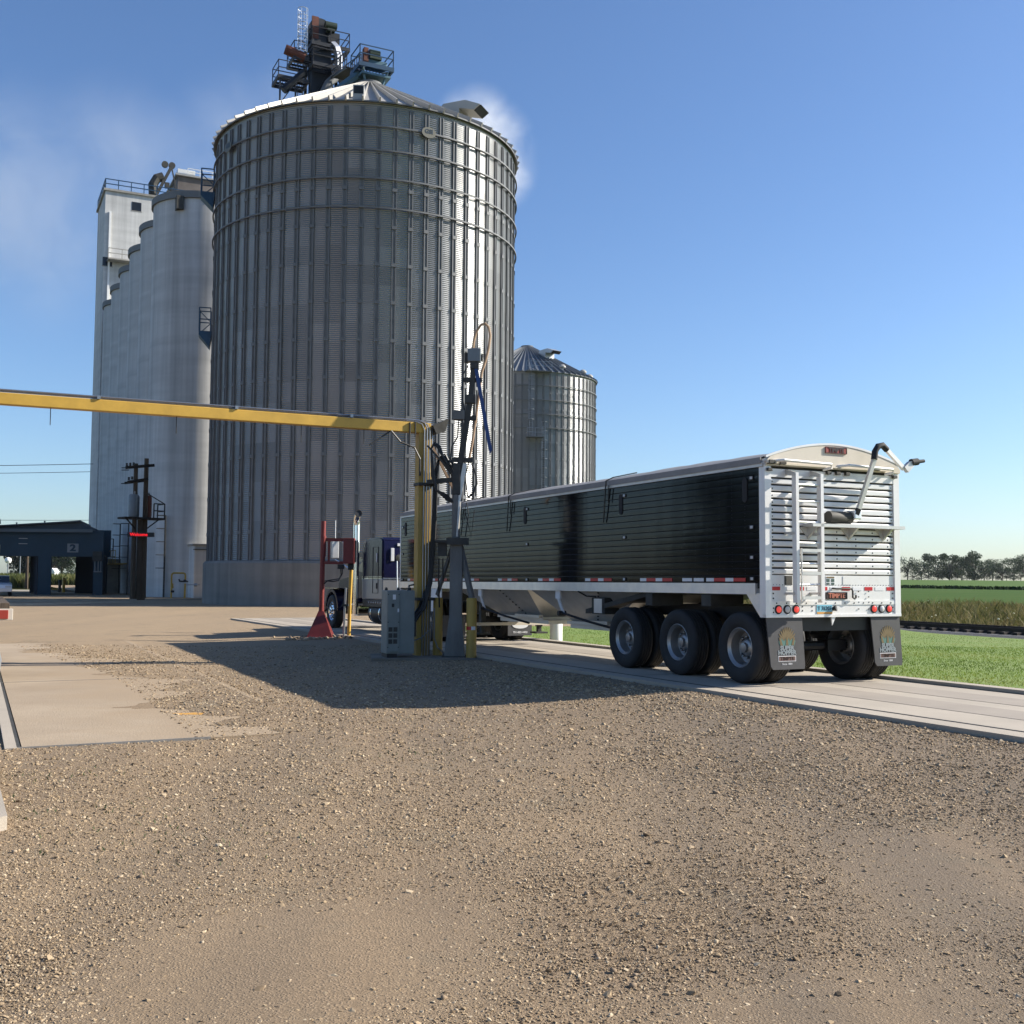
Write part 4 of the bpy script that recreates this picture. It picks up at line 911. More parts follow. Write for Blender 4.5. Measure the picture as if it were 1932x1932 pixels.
# top and bottom rails
b = MB(); b.box(-.025, .07, .0, TL, 3.155, 3.215); b.box(TW-.07, TW+.025, .0, TL, 3.155, 3.215); b.build('top_rail', M['alu_dull'], trl)
b = MB()
for x0, x1 in ((-.02, .06), (TW-.06, TW+.02)):
    b.box(x0, x1, .18, TL, 1.315, 1.475)
for z in (1.36, 1.40, 1.435): b.box(-.024, -.02, .18, TL, z-.003, z+.003)
b.build('bottom_rail', M['alu'], trl)
b = MB(); b.box(-.012,-.004,.18,TL,1.475,1.488)
for i in range(int((TL-.3)/.05)): y = .25+i*.05; b.box(-.017,-.011,y,y+.012,1.476,1.486)
b.build('rail_beading', M['dark'], trl)
b = MB(); b.prism([(.10,.99),(.10,1.33),(.42,1.33)], 0, .03, 'X'); b.build('corner_gusset', M['alu'], trl)
# tarp with bows
tp = MB(); nu, nv = 14, 76; Vv = []; Ff = []
for j in range(nv+1):
    y = .02+(TL-.04)*j/nv; sag = .018*math.sin(y*2.9)**2+.012*math.sin(y*1.3+1)
    for i in range(nu+1):
        u = i/nu; x = -.03+(TW+.06)*u; k = math.sin(math.pi*u)
        Vv.append((x, y, 3.285+.235*k**.85-sag*k))
for j in range(nv):
    for i in range(nu): Ff.append((j*(nu+1)+i, j*(nu+1)+i+1, (j+1)*(nu+1)+i+1, (j+1)*(nu+1)+i))
tp.add(Vv, Ff); tp.box(-.04, -.018, .02, TL-.02, 3.20, 3.29); tp.box(TW+.018, TW+.04, .02, TL-.02, 3.20, 3.29); tp.build('roll_tarp', M['tarp'], trl, smooth=True)
for y in (4.31, 8.3, 10.9):
    b = MB(); b.tube([(.6,y,3.47),(.1,y,3.36),(-.05,y,3.29),(-.05,y+.02,3.15),(-.04,y+.08,2.75),(-.03,y+.12,2.55)], .012, 6); b.tube([(-.05,y-.10,3.2),(-.04,y-.06,2.9)], .01, 6); b.build('tarp_strap', M['cable'], trl)
# long black ventilation slots and marker lamps
for y in (.42, 3.88, 7.62, 11.2, 14.6):
    b = MB(); pts = [(y+.055*math.cos(w), (2.97 if math.sin(w) >= 0 else 2.72)+.055*math.sin(w)) for w in [2*math.pi*i/20 for i in range(20)]]
    b.prism(pts, -.012, .01, 'X'); b.build('vent_slot', M['rubber'], trl)
for y, zs in ((.27,(3.01,2.29,1.85,1.54)), (3.77,(2.99,2.26,1.535)), (7.53,(2.97,2.25,1.53)), (11.2,(2.9,1.53)), (14.8,(2.9,2.2,1.53))):
    for z in zs:
        b = MB(); b.bbox(-.016,.004,y-.05,y+.05,z-.03,z+.03,.006); lp = b.build('marker_lamp', M['dark'], trl)
        b = MB(); b.bbox(-.022,-.014,y-.042,y+.015,z-.02,z+.02,.003); b.build('lens', M['lens_clear'], lp)
for a, e in ((.42,1.38),(2.31,3.26),(4.19,5.13),(6.08,7.02),(7.95,8.9),(9.89,10.81),(11.75,12.7),(13.5,14.4)):
    k = (e-a)/4.4; y = a
    for i, (w_, m_) in enumerate(((1.3,'tape_red'),(.9,'plate_white'),(1.3,'tape_red'),(.9,'plate_white'))):
        b = MB(); b.box(-.008,-.002,y,y+k*w_,1.500,1.552); b.build('reflective_tape', M[m_], trl); y += k*w_
for y in (1.45, 1.76): b = MB(); b.box(-.008,-.002,y,y+.26,1.500,1.552); b.build('reflective_tape', M['plate_white'], trl)
# front wall
b = MB(); b.box(.0,TW,TL,TL+.06,1.1,3.27); b.box(.3,TW-.3,TL-.1,TL+.10,1.1,1.9); b.build('front_wall', M['alu_white'], trl)
b = MB(); b.prism([(0,3.2)]+[(TW*i/16, 3.285+.235*math.sin(math.pi*i/16)**.85) for i in range(17)]+[(TW,3.2)], TL-.02, TL+.08, 'Y'); b.build('front_cap', M['tan_cap'], trl)
# floor, hoppers, doors
b = MB(); b.box(.06,TW-.06,.12,TL,1.33,1.40); b.build('floor', M['alu_dull'], trl)
def hopper(t0, t1, b0, b1, zb):
    h = MB(); h.add([(.08,t0,1.35),(TW-.08,t0,1.35),(TW-.08,t1,1.35),(.08,t1,1.35),(.72,b0,zb),(TW-.72,b0,zb),(TW-.72,b1,zb),(.72,b1,zb)], [(0,1,5,4),(1,2,6,5),(2,3,7,6),(3,0,4,7),(4,5,6,7)])
    o = h.build('hopper', M['alu_dull'], trl)
    d = MB(); d.box(.66,TW-.66,b0-.12,b1+.12,zb-.06,zb); d.box(.60,.70,b0-.05,b1-.9,zb-.02,zb+.04); d.box(.70,TW-.70,b0-.3,b1+.05,zb-.14,zb-.065); d.build('trap_door', M['alu_dull'], o)
    s = MB()
    for k in range(9):
        u = .1+.8*k/8; y = t0+(t1-t0)*.36+(b0+(b1-b0)*.32-t0-(t1-t0)*.36)*u; s.lathe([(0,-.02),(.014,-.012),(.014,.02)], 8, 'X', Matrix.Translation((.08+.64*u-.012, y, 1.35+(zb-1.35)*u)))
    tag(s.build('hopper_bolts', M['dark'], o), kind='stuff'); return o
hopper(7.7, 11.6, 8.2, 10.2, .74); hopper(3.2, 7.6, 5.4, 6.9, .70)
b = MB(); b.prism([(3.2,1.34),(5.3,.98),(5.3,.90),(3.0,1.28)], .1, TW-.1, 'X'); b.build('slope_sheet', M['darkgrey'], trl)
for y in (9.9, 6.25):
    b = MB(); b.box(.02,.05,y-.09,y+.09,1.16,1.315); b.add([(.03,y-.05,1.16),(.03,y+.05,1.16),(.10,y-.04,.86),(.10,y-.14,.86),(.05,y-.05,1.16),(.05,y+.05,1.16),(.12,y-.04,.86),(.12,y-.14,.86)], [(0,1,2,3),(4,5,6,7),(0,3,7,4),(1,2,6,5)]); k = b.build('crank_bracket', M['plate_white'], trl)
    b = MB(); b.tube([(.06,y-.02,.90),(.30,y-.7,.74),(.6,y-1.3,.60)], .024, 8); b.tube([(.0,y-.06,.88),(.16,y-.06,.88)], .05, 10); b.build('crank_rod', M['dark'], k)
b = MB(); b.bbox(.10,.42,4.62,5.08,.90,1.20,.015); bx = b.build('valve_box', M['darkgrey'], trl); b = MB(); b.box(.092,.10,4.70,4.98,.92,1.18); b.build('box_door', M['alu'], bx)
b = MB(); b.tube([(.05,5.5,1.31),(.12,5.3,1.22),(.15,5.0,1.215)], .015, 6); b.build('air_hose', M['cable'], trl)
# landing gear
for x in (.55, TW-.55):
    b = MB(); b.box(x-.06,x+.06,10.85,10.99,.42,1.33); b.box(x-.045,x+.045,10.87,10.97,.30,.5); b.box(x-.15,x+.15,10.75,11.09,.26,.30); b.build('landing_leg', M['darkgrey'], trl)
b = MB(); b.bar((.3,10.80,.50),(TW-.4,10.80,.50),.07); b.build('landing_crossbar', M['tan_cap'], trl)
b = MB(); b.box(-.005,.015,12.1,12.75,.75,1.31); pn = b.build('hose_panel', M['plate_white'], trl)
b = MB()
for yy, zz in ((12.25,.83),(12.5,.83),(12.25,1.0),(12.5,.95),(12.3,1.15)): b.lathe([(0,0),(.04,0),(.04,-.012),(0,-.012)], 10, 'X', Matrix.Translation((-.006,yy,zz)))
b.build('panel_holes', M['dark'], pn)
# ---- rear end
for x0, x1 in ((0,.115),(TW-.115,TW)): b = MB(); b.box(x0,x1,-.03,.10,.985,3.27); b.build('corner_post', M['alu_white'], trl)
b = MB(); b.box(.115,TW-.115,.042,.09,1.0,3.2); b.build('rear_wall', M['darkgrey'], trl)  # dark backing: the shade in the slat gaps is put into its colour
SR = 14; zr0, zr1 = 1.60, 3.005; SRH = (zr1-zr0)/SR
b = MB(); prof = [(.05,.008),(.004,.008),(-.006,.018),(-.006,SRH-.030),(.002,SRH-.018),(.05,SRH-.018)]
b.prism(prof, .118, TW-.118, 'X'); s = b.build('rear_slat', M['alu_white'], trl); s.location = (0,-.004,zr0)
for i in range(1, SR): c = s.copy(); COL.objects.link(c); c.location = (0,-.004,zr0+SRH*i)
b = MB(); b.box(.115,TW-.115,-.025,.04,3.01,3.13); b.build('header_beam', M['alu_white'], trl)
b = MB(); b.box(.115,TW-.115,-.004,.03,1.43,1.595); b.build('lower_sheet', M['alu_white'], trl)
b = MB(); b.box(.115,TW-.115,-.008,.03,1.225,1.43); b.build('bumper_sheet', M['alu_white'], trl)
b = MB(); b.box(.115,TW-.115,-.024,.03,1.165,1.225); b.box(.115,TW-.115,-.014,.03,1.025,1.165); b.box(.0,TW,-.036,.04,.985,1.025); b.build('rear_sill', M['alu_white'], trl)
u = .12; seq = []
for i in range(11):
    w_ = .155+.02*(i % 2); b = MB(); b.box(u,min(u+w_,TW-.12),-.013,-.007,1.375,1.428); b.build('reflective_tape', M['tape_red' if i % 2 == 0 else 'plate_white'], trl); u += w_+.055*(1 if i % 2 else 1)
    if u > TW-.2: break
rr = MB()
def rivet(x, z, y=-.012, r=.012): rr.lathe([(0,-.006),(r*.7,-.004),(r,.0),(r,.004)], 8, 'Y', Matrix.Translation((x,y,z)))
for i in range(SR):
    for x in (.15, TW-.15): rivet(x, zr0+SRH*(i+.4), -.010)
    if i < 7:
        for x in (1.35,1.72,2.05,2.36): rivet(x, zr0+SRH*(i+.4), -.010, .013)
for x in lin(.16, TW-.16, .055): rivet(x, 1.455, -.006, .006)
for x in (1.75,1.95): 
    for z in (1.10,1.20,1.28,1.36): rivet(x, z, -.024, .011)
for x in (.15,TW-.15):
    for z in (1.06,1.12,1.26,1.33): rivet(x, z, -.016, .012)
for x in lin(.2,TW-.2,.18): rivet(x, 1.19, -.026, .012)
for z in (1.08,1.14): rivet(.68, z, -.016, .012); rivet(.86, z, -.016, .012)
tag(rr.build('rear_rivets', M['darkgrey'], trl), kind='stuff')
# lamps
for xs in ((.236,.394,.557), (2.05,2.205,2.355)):
    for i, x in enumerate(xs):
        b = MB(); b.lathe([(0,-.012),(.058,-.018),(.066,-.01),(.066,.02)], 28, 'Y', Matrix.Translation((x,-.014,1.10))); lp = b.build('tail_lamp', M['rubber'], trl, smooth=True)
        b = MB(); b.lathe([(0,-.030),(.03,-.028),(.046,-.020),(.046,-.012)], 24, 'Y', Matrix.Translation((x,-.014,1.10))); b.build('lens', M['lens_red' if i != 1 else 'lens_clear'], lp, smooth=True)
# badges, plate, sticker, hook
def badge(x0,x1,z0,z1,txt,size,m1,m2,name='name_badge',y=-.03,fx=1):
    b = MB(); b.bbox(x0,x1,y,y+.02,z0,z1,.006); o = b.build(name, M[m1], trl)
    lettering('badge_letters', txt, size, M[m2], o, Matrix.Translation(((x0+x1)/2,y-.003,(z0+z1)/2)) @ FACE_REAR, .003, .004, fx)
    f = MB(); t = .008
    f.box(x0,x1,y-.004,y-.001,z1-t,z1); f.box(x0,x1,y-.004,y-.001,z0,z0+t); f.box(x0,x0+t,y-.004,y-.001,z0+t,z1-t); f.box(x1-t,x1,y-.004,y-.001,z0+t,z1-t); f.build('badge_frame', M['dark'], o); return o
badge(1.115,1.52,1.245,1.35,'TIMPTE',.098,'badge','copper')
badge(1.10,1.51,3.405,3.50,'TIMPTE',.092,'badge_red','badge',y=-.075)
b = MB(); b.box(.945,1.235,-.022,-.012,1.03,1.165); lp = b.build('licence_plate', M['plate_blue'], trl)
b = MB(); b.box(.945,1.235,-.024,-.0205,1.03,1.062); b.build('plate_band', M['plate_org'], lp)
lettering('plate_number', 'T 76207', .083, M['ink'], lp, Matrix.Translation((1.09,-.024,1.11)) @ FACE_REAR, .002, .001, .92)
b = MB(); b.tube([(1.24,.0,1.10),(1.28,-.06,1.115)], [.02,.045], 12); b.build('plate_lamp', M['dark'], trl)
b = MB(); b.box(1.13,1.30,-.010,-.005,1.455,1.585); st = b.build('sticker', M['plate_white'], trl)
b = MB(); b.box(1.14,1.20,-.013,-.0095,1.50,1.545); b.box(1.23,1.29,-.013,-.0095,1.50,1.545); b.box(1.14,1.20,-.013,-.0095,1.46,1.488); b.box(1.23,1.29,-.013,-.0095,1.46,1.488); b.build('sticker_print', mat('sticker_green', (.05,.11,.09), .5), st)
b = MB(); b.box(1.14,1.29,-.013,-.0095,1.555,1.578); b.build('sticker_band', M['gold'], st)
b = MB(); b.box(1.46,1.63,-.010,-.005,1.46,1.585); b.build('sticker', M['alu_white'], trl)
b = MB(); b.box(.36,.50,-.010,-.005,1.455,1.585); b.build('sticker', M['darkgrey'], trl)
b = MB(); b.tube([(1.24,-.02,1.405),(1.30,-.05,1.40),(1.58,-.06,1.40),(1.60,-.06,1.36),(1.60,-.06,1.27),(1.63,-.06,1.255),(1.66,-.06,1.27),(1.66,-.06,1.31)], .014, 8); b.build('hook_latch', M['darkgrey'], trl, smooth=True)
# roof end cap
arc = [(TW*i/24, 3.29+.245*math.sin(math.pi*i/24)**.9) for i in range(25)]
b = MB(); b.prism([(0,3.17),(0,3.23)]+arc[1:-1]+[(TW,3.23),(TW,3.17)], -.06, .03, 'Y'); cap_ = b.build('rear_cap', M['tan_cap'], trl)
b = MB()
for (x0, z0_), (x1, z1_) in zip(arc[:-1], arc[1:]): b.bar((x0,-.05,z0_+.006),(x1,-.05,z1_+.006),.035,.03)
b.build('cap_edging', M['alu_white'], cap_)
b = MB(); b.box(.25,TW-.3,-.09,-.06,3.185,3.205); b.box(.0,.26,-.10,-.03,3.20,3.25); b.build('cap_ledge', M['tan_cap'], cap_)
for x0, x1, zz in ((.24,1.13,3.215), (1.46,2.34,3.20)):
    b = MB(); b.tube([(x0-.12,-.05,zz+.02),(x0,-.17,zz+.03),(x1-.02,-.18,zz+.01),(x1,-.16,zz-.04),(x1-.06,-.05,zz-.06)], .022, 8); b.build('tarp_stop_bar', M['alu_white'], trl, smooth=True)
b = MB()
for x in (.06,1.16,1.34,1.52,TW-.12): b.bbox(x-.03,x+.05,-.075,-.03,3.09,3.135,.006)
for x in (.02,.22,2.02): b.bbox(x,x+.12,-.11,-.03,3.19,3.25,.01)
b.build('latch_block', M['darkgrey'], trl)
# ladder on the rear
lad = bpy.data.objects.new('rear_ladder', None); COL.objects.link(lad); lad.parent = trl
for x in (.40, .86):
    ld = MB(); ld.box(x-.008,x+.008,-.24,-.15,1.20,3.07); ld.box(x+.008,x+.045,-.24,-.228,1.20,3.07); ld.box(x+.008,x+.045,-.162,-.15,1.20,3.07); ld.build('ladder_rail', M['alu_white'], lad)
for z in (1.46,1.76,2.06,2.36,2.66,2.90): b = MB(); b.tube([(.40,-.2,z),(.86,-.2,z)], .016, 8); b.build('ladder_rung', M['alu'], lad)
for x in (.40,.86):
    for z in (1.33, 2.2): b = MB(); b.bar((x,-.2,z),(x-.01,0,z),.05,.035); b.build('ladder_bracket', M['alu_dull'], lad)
    b = MB(); b.prism([(-.235,3.02),(-.235,3.07),(-.02,3.13),(-.02,3.05)], x-.02, x+.02, 'X'); b.build('ladder_bracket', M['alu_dull'], lad)

b = MB()
b.box(.465,.48,-.26,-.235,1.22,1.98); b.box(.815,.83,-.26,-.235,1.22,1.98)
for z in (1.27,1.62,1.95): b.box(.48,.815,-.262,-.235,z-.022,z+.022)
b.build('folding_step', M['alu_dull'], lad)
# shelf, gearbox and tarp arm
b = MB(); b.box(.70,TW-.10,-.24,0,2.30,2.345)
for x in (.80,1.58,2.26): b.prism([(0,2.30),(-.22,2.30),(0,2.12)], x-.02, x+.02, 'X'); b.prism([(x-.16,2.30),(x+.16,2.30),(x,2.13)], -.03, -.01, 'Y')
b.build('rear_shelf', M['alu_dull'], trl)
b = MB(); b.lathe([(0,-.30),(.09,-.30),(.09,.12),(.075,.14),(0,.14)], 20, 'X', Matrix.Translation((1.37,-.14,2.45))); gb = b.build('arm_motor', M['darkgrey'], trl, smooth=True)
b = MB(); b.lathe([(0,-.05),(.085,-.05),(.085,.05),(0,.05)], 20, 'X', Matrix.Translation((1.54,-.15,2.47))); b.bbox(1.47,1.61,-.26,-.08,2.42,2.56,.02); b.build('gear_housing', M['alu'], gb)
pa = [Vector((1.50,-.22,2.44)), Vector((1.55,-.26,2.58)), Vector((1.80,-.34,3.34))]
b = MB(); b.bar(pa[0], pa[1], .07, .05, (0,1,0)); b.build('arm_spring', M['rubber'], gb)
b = MB(); b.bar(pa[1], pa[2], .065, .05, (0,1,0)); arm = b.build('tarp_arm', M['alu_dull'], trl)
el = [Vector((1.79,-.34,3.32)), Vector((1.81,-.34,3.44)), Vector((1.87,-.34,3.52)), Vector((1.96,-.34,3.54)), Vector((2.05,-.33,3.48))]
b = MB(); b.tube(el, .048, 10); b.build('elbow_sleeve', M['rubber'], arm, smooth=True)
b = MB(); b.bar((2.05,-.33,3.48),(2.44,-.28,3.215),.06,.05,(0,1,0)); b.build('upper_arm', M['alu_white'], arm)
b = MB(); b.prism([(2.41,3.24),(2.49,3.16),(2.61,3.27),(2.64,3.36),(2.53,3.33)], -.33, -.26, 'Y'); b.build('end_bracket', M['alu_dull'], arm)
b = MB(); b.lathe([(0,-.05),(.055,-.05),(.055,.08),(.03,.10),(.026,.22),(0,.22)], 14, 'X', Matrix.Translation((2.62,-.30,3.325)) @ Matrix.Rotation(R_(-8),4,'Y')); b.build('swivel_joint', M['rubber'], arm)
# mud flaps with print
def flap(x0, x1, name='mud_flap'):
    cx = (x0+x1)/2
    b = MB(); r = .05; P = [(x0,.985),(x1,.985),(x1+.05,.24+r),(x1+.04,.24),(x0+.12,.24),(x0+.08,.24+r)]
    b.prism(P, -.012, .006, 'Y'); o = b.build(name, M['flap'], trl)
    w = MB(); cx += .045
    for k in range(9):
        a = R_(-52+13*k); L_ = .20+.03*math.cos(a*2); px, pz = cx+.0, .60
        q = [(px+.07*math.sin(a)+d*math.cos(a)*.5, pz+.05*math.cos(a)+abs(d)*0) for d in (-.0,)]
        c_, s_ = math.cos(a), math.sin(a); pts = []
        for t_, ww in ((.08,.003),(.12,.011),(.17,.016),(.22,.011),(.25,.003)): pts.append((t_, ww))
        poly = [(px+t_*s_*.75+ww*c_, pz+t_*c_-ww*s_) for t_, ww in pts]+[(px+t_*s_*.75-ww*c_, pz+t_*c_+ww*s_) for t_, ww in pts[::-1]]
        w.prism(poly, -.0155-.0003*(k % 3), -.0125, 'Y')
    w.build('wheat_print', M['gold'], o)
    w = MB(); w.prism([(cx-.155,.645),(cx-.13,.58),(cx+.13,.58),(cx+.155,.645)]+[(cx+.12*math.cos(R_(v)),.64+.10*math.sin(R_(v))) for v in range(20,161,20)], -.0145, -.0125, 'Y'); w.build('leaf_print', M['teal'], o)
    w = MB()
    for s in (-1,-.0,1): w.prism([(cx+s*.10-.022,.585),(cx+s*.10+.022,.585),(cx+s*.13+.012,.70),(cx+s*.13-.016,.70)], -.0172, -.0125, 'Y')
    w.build('corn_print', M['gold'], o)
    for t_, z_, s_ in (('SUPER',.545,.085),('HOPPER',.478,.085)): lettering('flap_letters', t_, s_, M['print_pale'], o, Matrix.Translation((cx,-.0145,z_)) @ FACE_REAR, .0015, .004, 1.05)
    w = MB(); w.box(cx-.16,cx+.16,-.0145,-.0125,.355,.435); bx_ = w.build('flap_name_box', M['plate_white'], o)
    w = MB(); w.box(cx-.15,cx+.15,-.0165,-.0142,.364,.426); w.build('flap_name_field', M['print_brown'], o)
    lettering('flap_letters', 'TIMPTE', .07, M['badge'], o, Matrix.Translation((cx,-.018,.395)) @ FACE_REAR, .001, .001, 1.1)
    lettering('flap_letters', 'Since 1884', .042, M['plate_white'], o, Matrix.Translation((cx,-.0145,.318)) @ FACE_REAR, .001)
    return o
flap(.02,.67); flap(TW-.60,TW-.02)
b = MB(); b.prism([(1.22,.985),(1.30,.985),(1.235,.86)], -.02, .0, 'Y'); b.build('mount_tab', M['alu_white'], trl)
b = MB(); b.box(.2,TW-.2,.06,.14,.78,.985); b.build('rear_crossmember', M['dark'], trl)

# ================================================================== TRACTOR
trk = thing('semi_tractor', 'navy and silver sleeper semi tractor coupled in front of the grain trailer', 'truck', (*P0, .21), A26, rx=-.0057)
for y in (13.05, 14.40):
    for x, s in ((.165,1),(.51,-1),(TW-.165,-1),(TW-.51,1)): wheel(trk, x, y, 'dual', s)
for x, s in ((.22,1),(TW-.22,-1)): wheel(trk, x, 21.45, 'steer', s)
b = MB(); b.box(.86,.96,12.25,22.2,.70,.98); b.box(TW-.96,TW-.86,12.25,22.2,.70,.98)
for y in (12.4,13.7,15.3,17,19,21): b.box(.96,TW-.96,y-.05,y+.05,.74,.94)
for y in (13.05,14.40): b.tube([(.4,y,.525),(TW-.4,y,.525)], .09, 10)
b.tube([(.4,21.45,.5),(TW-.4,21.45,.5)], .06, 8); b.box(.8,TW-.8,13.3,14.2,1.0,1.22); b.build('chassis', M['dark'], trk)
def rounded_box(x0,x1,y0,y1,z0,z1,r): b = MB(); b.bbox(x0,x1,y0,y1,z0,z1,r); return b
b = MB()   # sleeper with sloped, rounded roof
prof = [(16.92,1.565),(16.92,2.62),(16.98,2.70),(17.1,2.735),(18.2,2.735),(18.55,2.70),(18.72,2.60),(18.72,1.565)]
b.prism(prof, .18, TW-.18, 'X'); bm = bmesh.new(); me = bpy.data.meshes.new('t'); me.from_pydata(b.v, [], b.f); bm.from_mesh(me); bmesh.ops.bevel(bm, geom=[e for e in bm.edges if all(v.co.z > 1.6 for v in e.verts) or abs(e.verts[0].co.z-e.verts[1].co.z) > .5], offset=.05, segments=3, affect='EDGES'); bm.to_mesh(me); bm.free()
slp = obj('sleeper', me, M['navy'], trk, smooth=True)
b = MB(); b.bbox(.18,TW-.18,16.92,18.72,.96,1.56,.03); b.build('sleeper_lower', M['silver'], trk)
b = MB(); b.box(.172,.18,16.95,18.70,1.545,1.575); b.box(.172,.18,16.95,18.70,1.60,1.615); b.box(.2,TW-.2,16.905,16.92,1.545,1.58); b.build('chrome_stripe', M['chrome'], trk)
b = MB(); 
for z0_,z1_ in ((1.15,2.45),): 
    b.box(.168,.18,17.25,17.262,z0_,z1_); b.box(.168,.18,17.72,17.732,z0_,z1_); b.box(.168,.18,17.25,17.732,z1_,z1_+.012); b.box(.168,.18,17.25,17.732,z0_-.012,z0_)
b.build('door_seam', M['dark'], slp)
for z in (2.02, 1.27): b = MB(); b.bbox(.155,.178,17.34,17.40,z,z+.26 if z > 2 else z+.16,.01); b.build('door_handle', M['plate_white' if z > 2 else 'dark'], slp)
b = MB(); b.bbox(.20,TW-.20,16.95,18.70,.74,.955,.02); sk = b.build('side_skirt', M['dark'], trk)
for i in range(6): b = MB(); b.lathe([(0,-.02),(.028,-.012),(.028,.01)], 12, 'X', Matrix.Translation((.198,17.1+.2*i,.87))); b.build('skirt_lamp', M['lens_clear'], sk)
# sleeper back: light bar, grab handles, vent
b = MB(); b.box(.62,1.9,16.895,16.93,2.48,2.56); b.build('rear_light_bar', M['plate_white'], trk)
b = MB(); b.bbox(.42,.52,16.88,16.93,2.05,2.42,.01); b.build('work_lamp', M['plate_white'], trk)
b = MB(); b.lathe([(0,-.03),(.09,-.02),(.09,.02)], 16, 'Y', Matrix.Translation((.66,16.915,2.15))); b.build('round_vent', M['darkgrey'], trk)
b = MB(); b.tube([(.50,16.6,2.05),(.50,16.55,1.2)], .02, 8); b.tube([(.50,16.55,1.2),(.35,16.9,1.1)], .018, 8); b.build('hose_tender', M['alu'], trk)
# cab, hood, fenders
b = MB(); b.prism([(18.72,.98),(18.72,2.32),(19.0,2.38),(19.55,2.36),(20.0,1.80),(20.15,1.72),(20.15,.98)], .30, TW-.30, 'X'); b.build('cab', M['navy'], trk)
b = MB(); b.prism([(19.62,2.28),(20.0,1.84),(20.02,1.85),(19.64,2.30)], .45, TW-.45, 'X'); b.prism([(19.0,1.75),(19.0,2.2),(19.5,2.2),(19.8,1.80)], .292, .30, 'X'); b.build('cab_window', M['glass'], trk)
b = MB(); b.prism([(20.15,.85),(20.15,1.72),(22.35,1.52),(22.45,1.40),(22.45,.80)], .62, TW-.62, 'X'); b.build('hood', M['navy'], trk)
b = MB(); b.box(.72,TW-.72,22.45,22.52,.72,1.42); b.build('grille', M['chrome'], trk)
b = MB(); b.bbox(.15,TW-.15,22.55,22.72,.42,.78,.03); b.build('bumper', M['chrome'], trk)
for x0, x1 in ((.08,.62),(TW-.62,TW-.08)):
    b = MB(); pts = []
    for w in [math.pi*i/14 for i in range(15)]: pts.append((21.45+.70*math.cos(w), .58+.66*math.sin(w)))
    for w in [math.pi*i/14 for i in range(14,-1,-1)]: pts.append((21.45+.62*math.cos(w), .56+.58*math.sin(w)))
    b.prism(pts, x0, x1, 'X'); b.build('fender', M['navy'], trk, smooth=True)
b = MB(); b.box(.06,.5,20.75,22.1,1.245,1.27); b.build('fender_trim', M['chrome'], trk)
for x0, x1 in ((.22,.82),(TW-.82,TW-.22)):
    b = MB(); b.lathe([(0,-.62),(.30,-.60),(.31,-.5),(.31,.5),(.30,.60),(0,.62)], 28, 'Y', Matrix.Translation(((x0+x1)/2,17.65,.56))); ft = b.build('fuel_tank', M['dark'] if x0 < 1 else M['chrome'], trk, smooth=True)
    b = MB()
    for y in (17.25,18.0): b.lathe([(.31,-.03),(.32,-.03),(.32,.03),(.31,.03)], 28, 'Y', Matrix.Translation(((x0+x1)/2,y,.56)))
    b.build('tank_strap', M['chrome'], ft, smooth=True)
for x, s in ((.02,1),(TW-.02,-1)):
    b = MB(); b.tube([(x,18.80,.50),(x,18.80,1.9)], .085, 18); b.tube([(x,18.80,1.9),(x,18.80,3.12),(x,18.80,3.24),(x-.01*s,18.76,3.34),(x-.02*s,18.66,3.43),(x-.04*s,18.52,3.47)], .095, 18, False); st = b.build('exhaust_stack', M['chrome'], trk, smooth=True)
    b = MB(); b.lathe([(0,0),(.112,0),(.112,.03),(.09,.03)], 20, 'Z', Matrix.Translation((x-.04*s,18.515,3.471)) @ Matrix.Rotation(R_(80),4,'X')); b.build('stack_mouth', M['dark'], st)
b = MB(); b.bbox(-.28,-.06,20.25,20.33,2.18,2.72,.02); mi = b.build('wing_mirror', M['alu_dull'], trk); b = MB(); b.tube([(-.17,20.28,2.75),(.3,20.0,2.6)], .018, 8); b.tube([(-.17,20.28,2.15),(.3,20.0,1.8)], .018, 8); b.build('mirror_arm', M['chrome'], mi)
b = MB(); b.tube([(-.17,20.3,2.7),(-.17,20.3,3.35)], .012, 6); b.build('antenna', M['white'], trk)
for k, yy in enumerate((19.1,19.5)): b = MB(); b.bbox(.18,.55,yy,yy+.3,.45+.3*k,.5+.3*k,.01); b.build('cab_step', M['alu'], trk)
b = MB(); b.box(TW-.72,TW-.05,12.27,12.285,.14,.66); df = b.build('drive_flap', M['flap'], trk); 
b = MB(); b.prism([(TW-.38+.22*math.cos(2*math.pi*i/28), .40+.085*math.sin(2*math.pi*i/28)) for i in range(28)], 12.26, 12.27, 'Y'); ov = b.build('flap_oval', M['plate_white'], df)
lettering('flap_number', '701-883-4400', .072, M['plate_white'], df, Matrix.Translation((TW-.38,12.265,.22)) @ FACE_REAR, .001, .001)
b = MB(); b.box(.05,.72,12.27,12.285,.14,.66); b.build('drive_flap', M['flap'], trk)
b = MB(); b.tube([(.9,16.7,1.5),(1.0,16.3,1.2),(1.05,15.6,1.25),(1.1,15.05,1.5)], .025, 8); b.tube([(1.1,16.7,1.5),(1.15,16.2,1.15),(1.2,15.5,1.2),(1.2,15.05,1.5)], .025, 8); b.build('air_lines', M['cable'], trk)
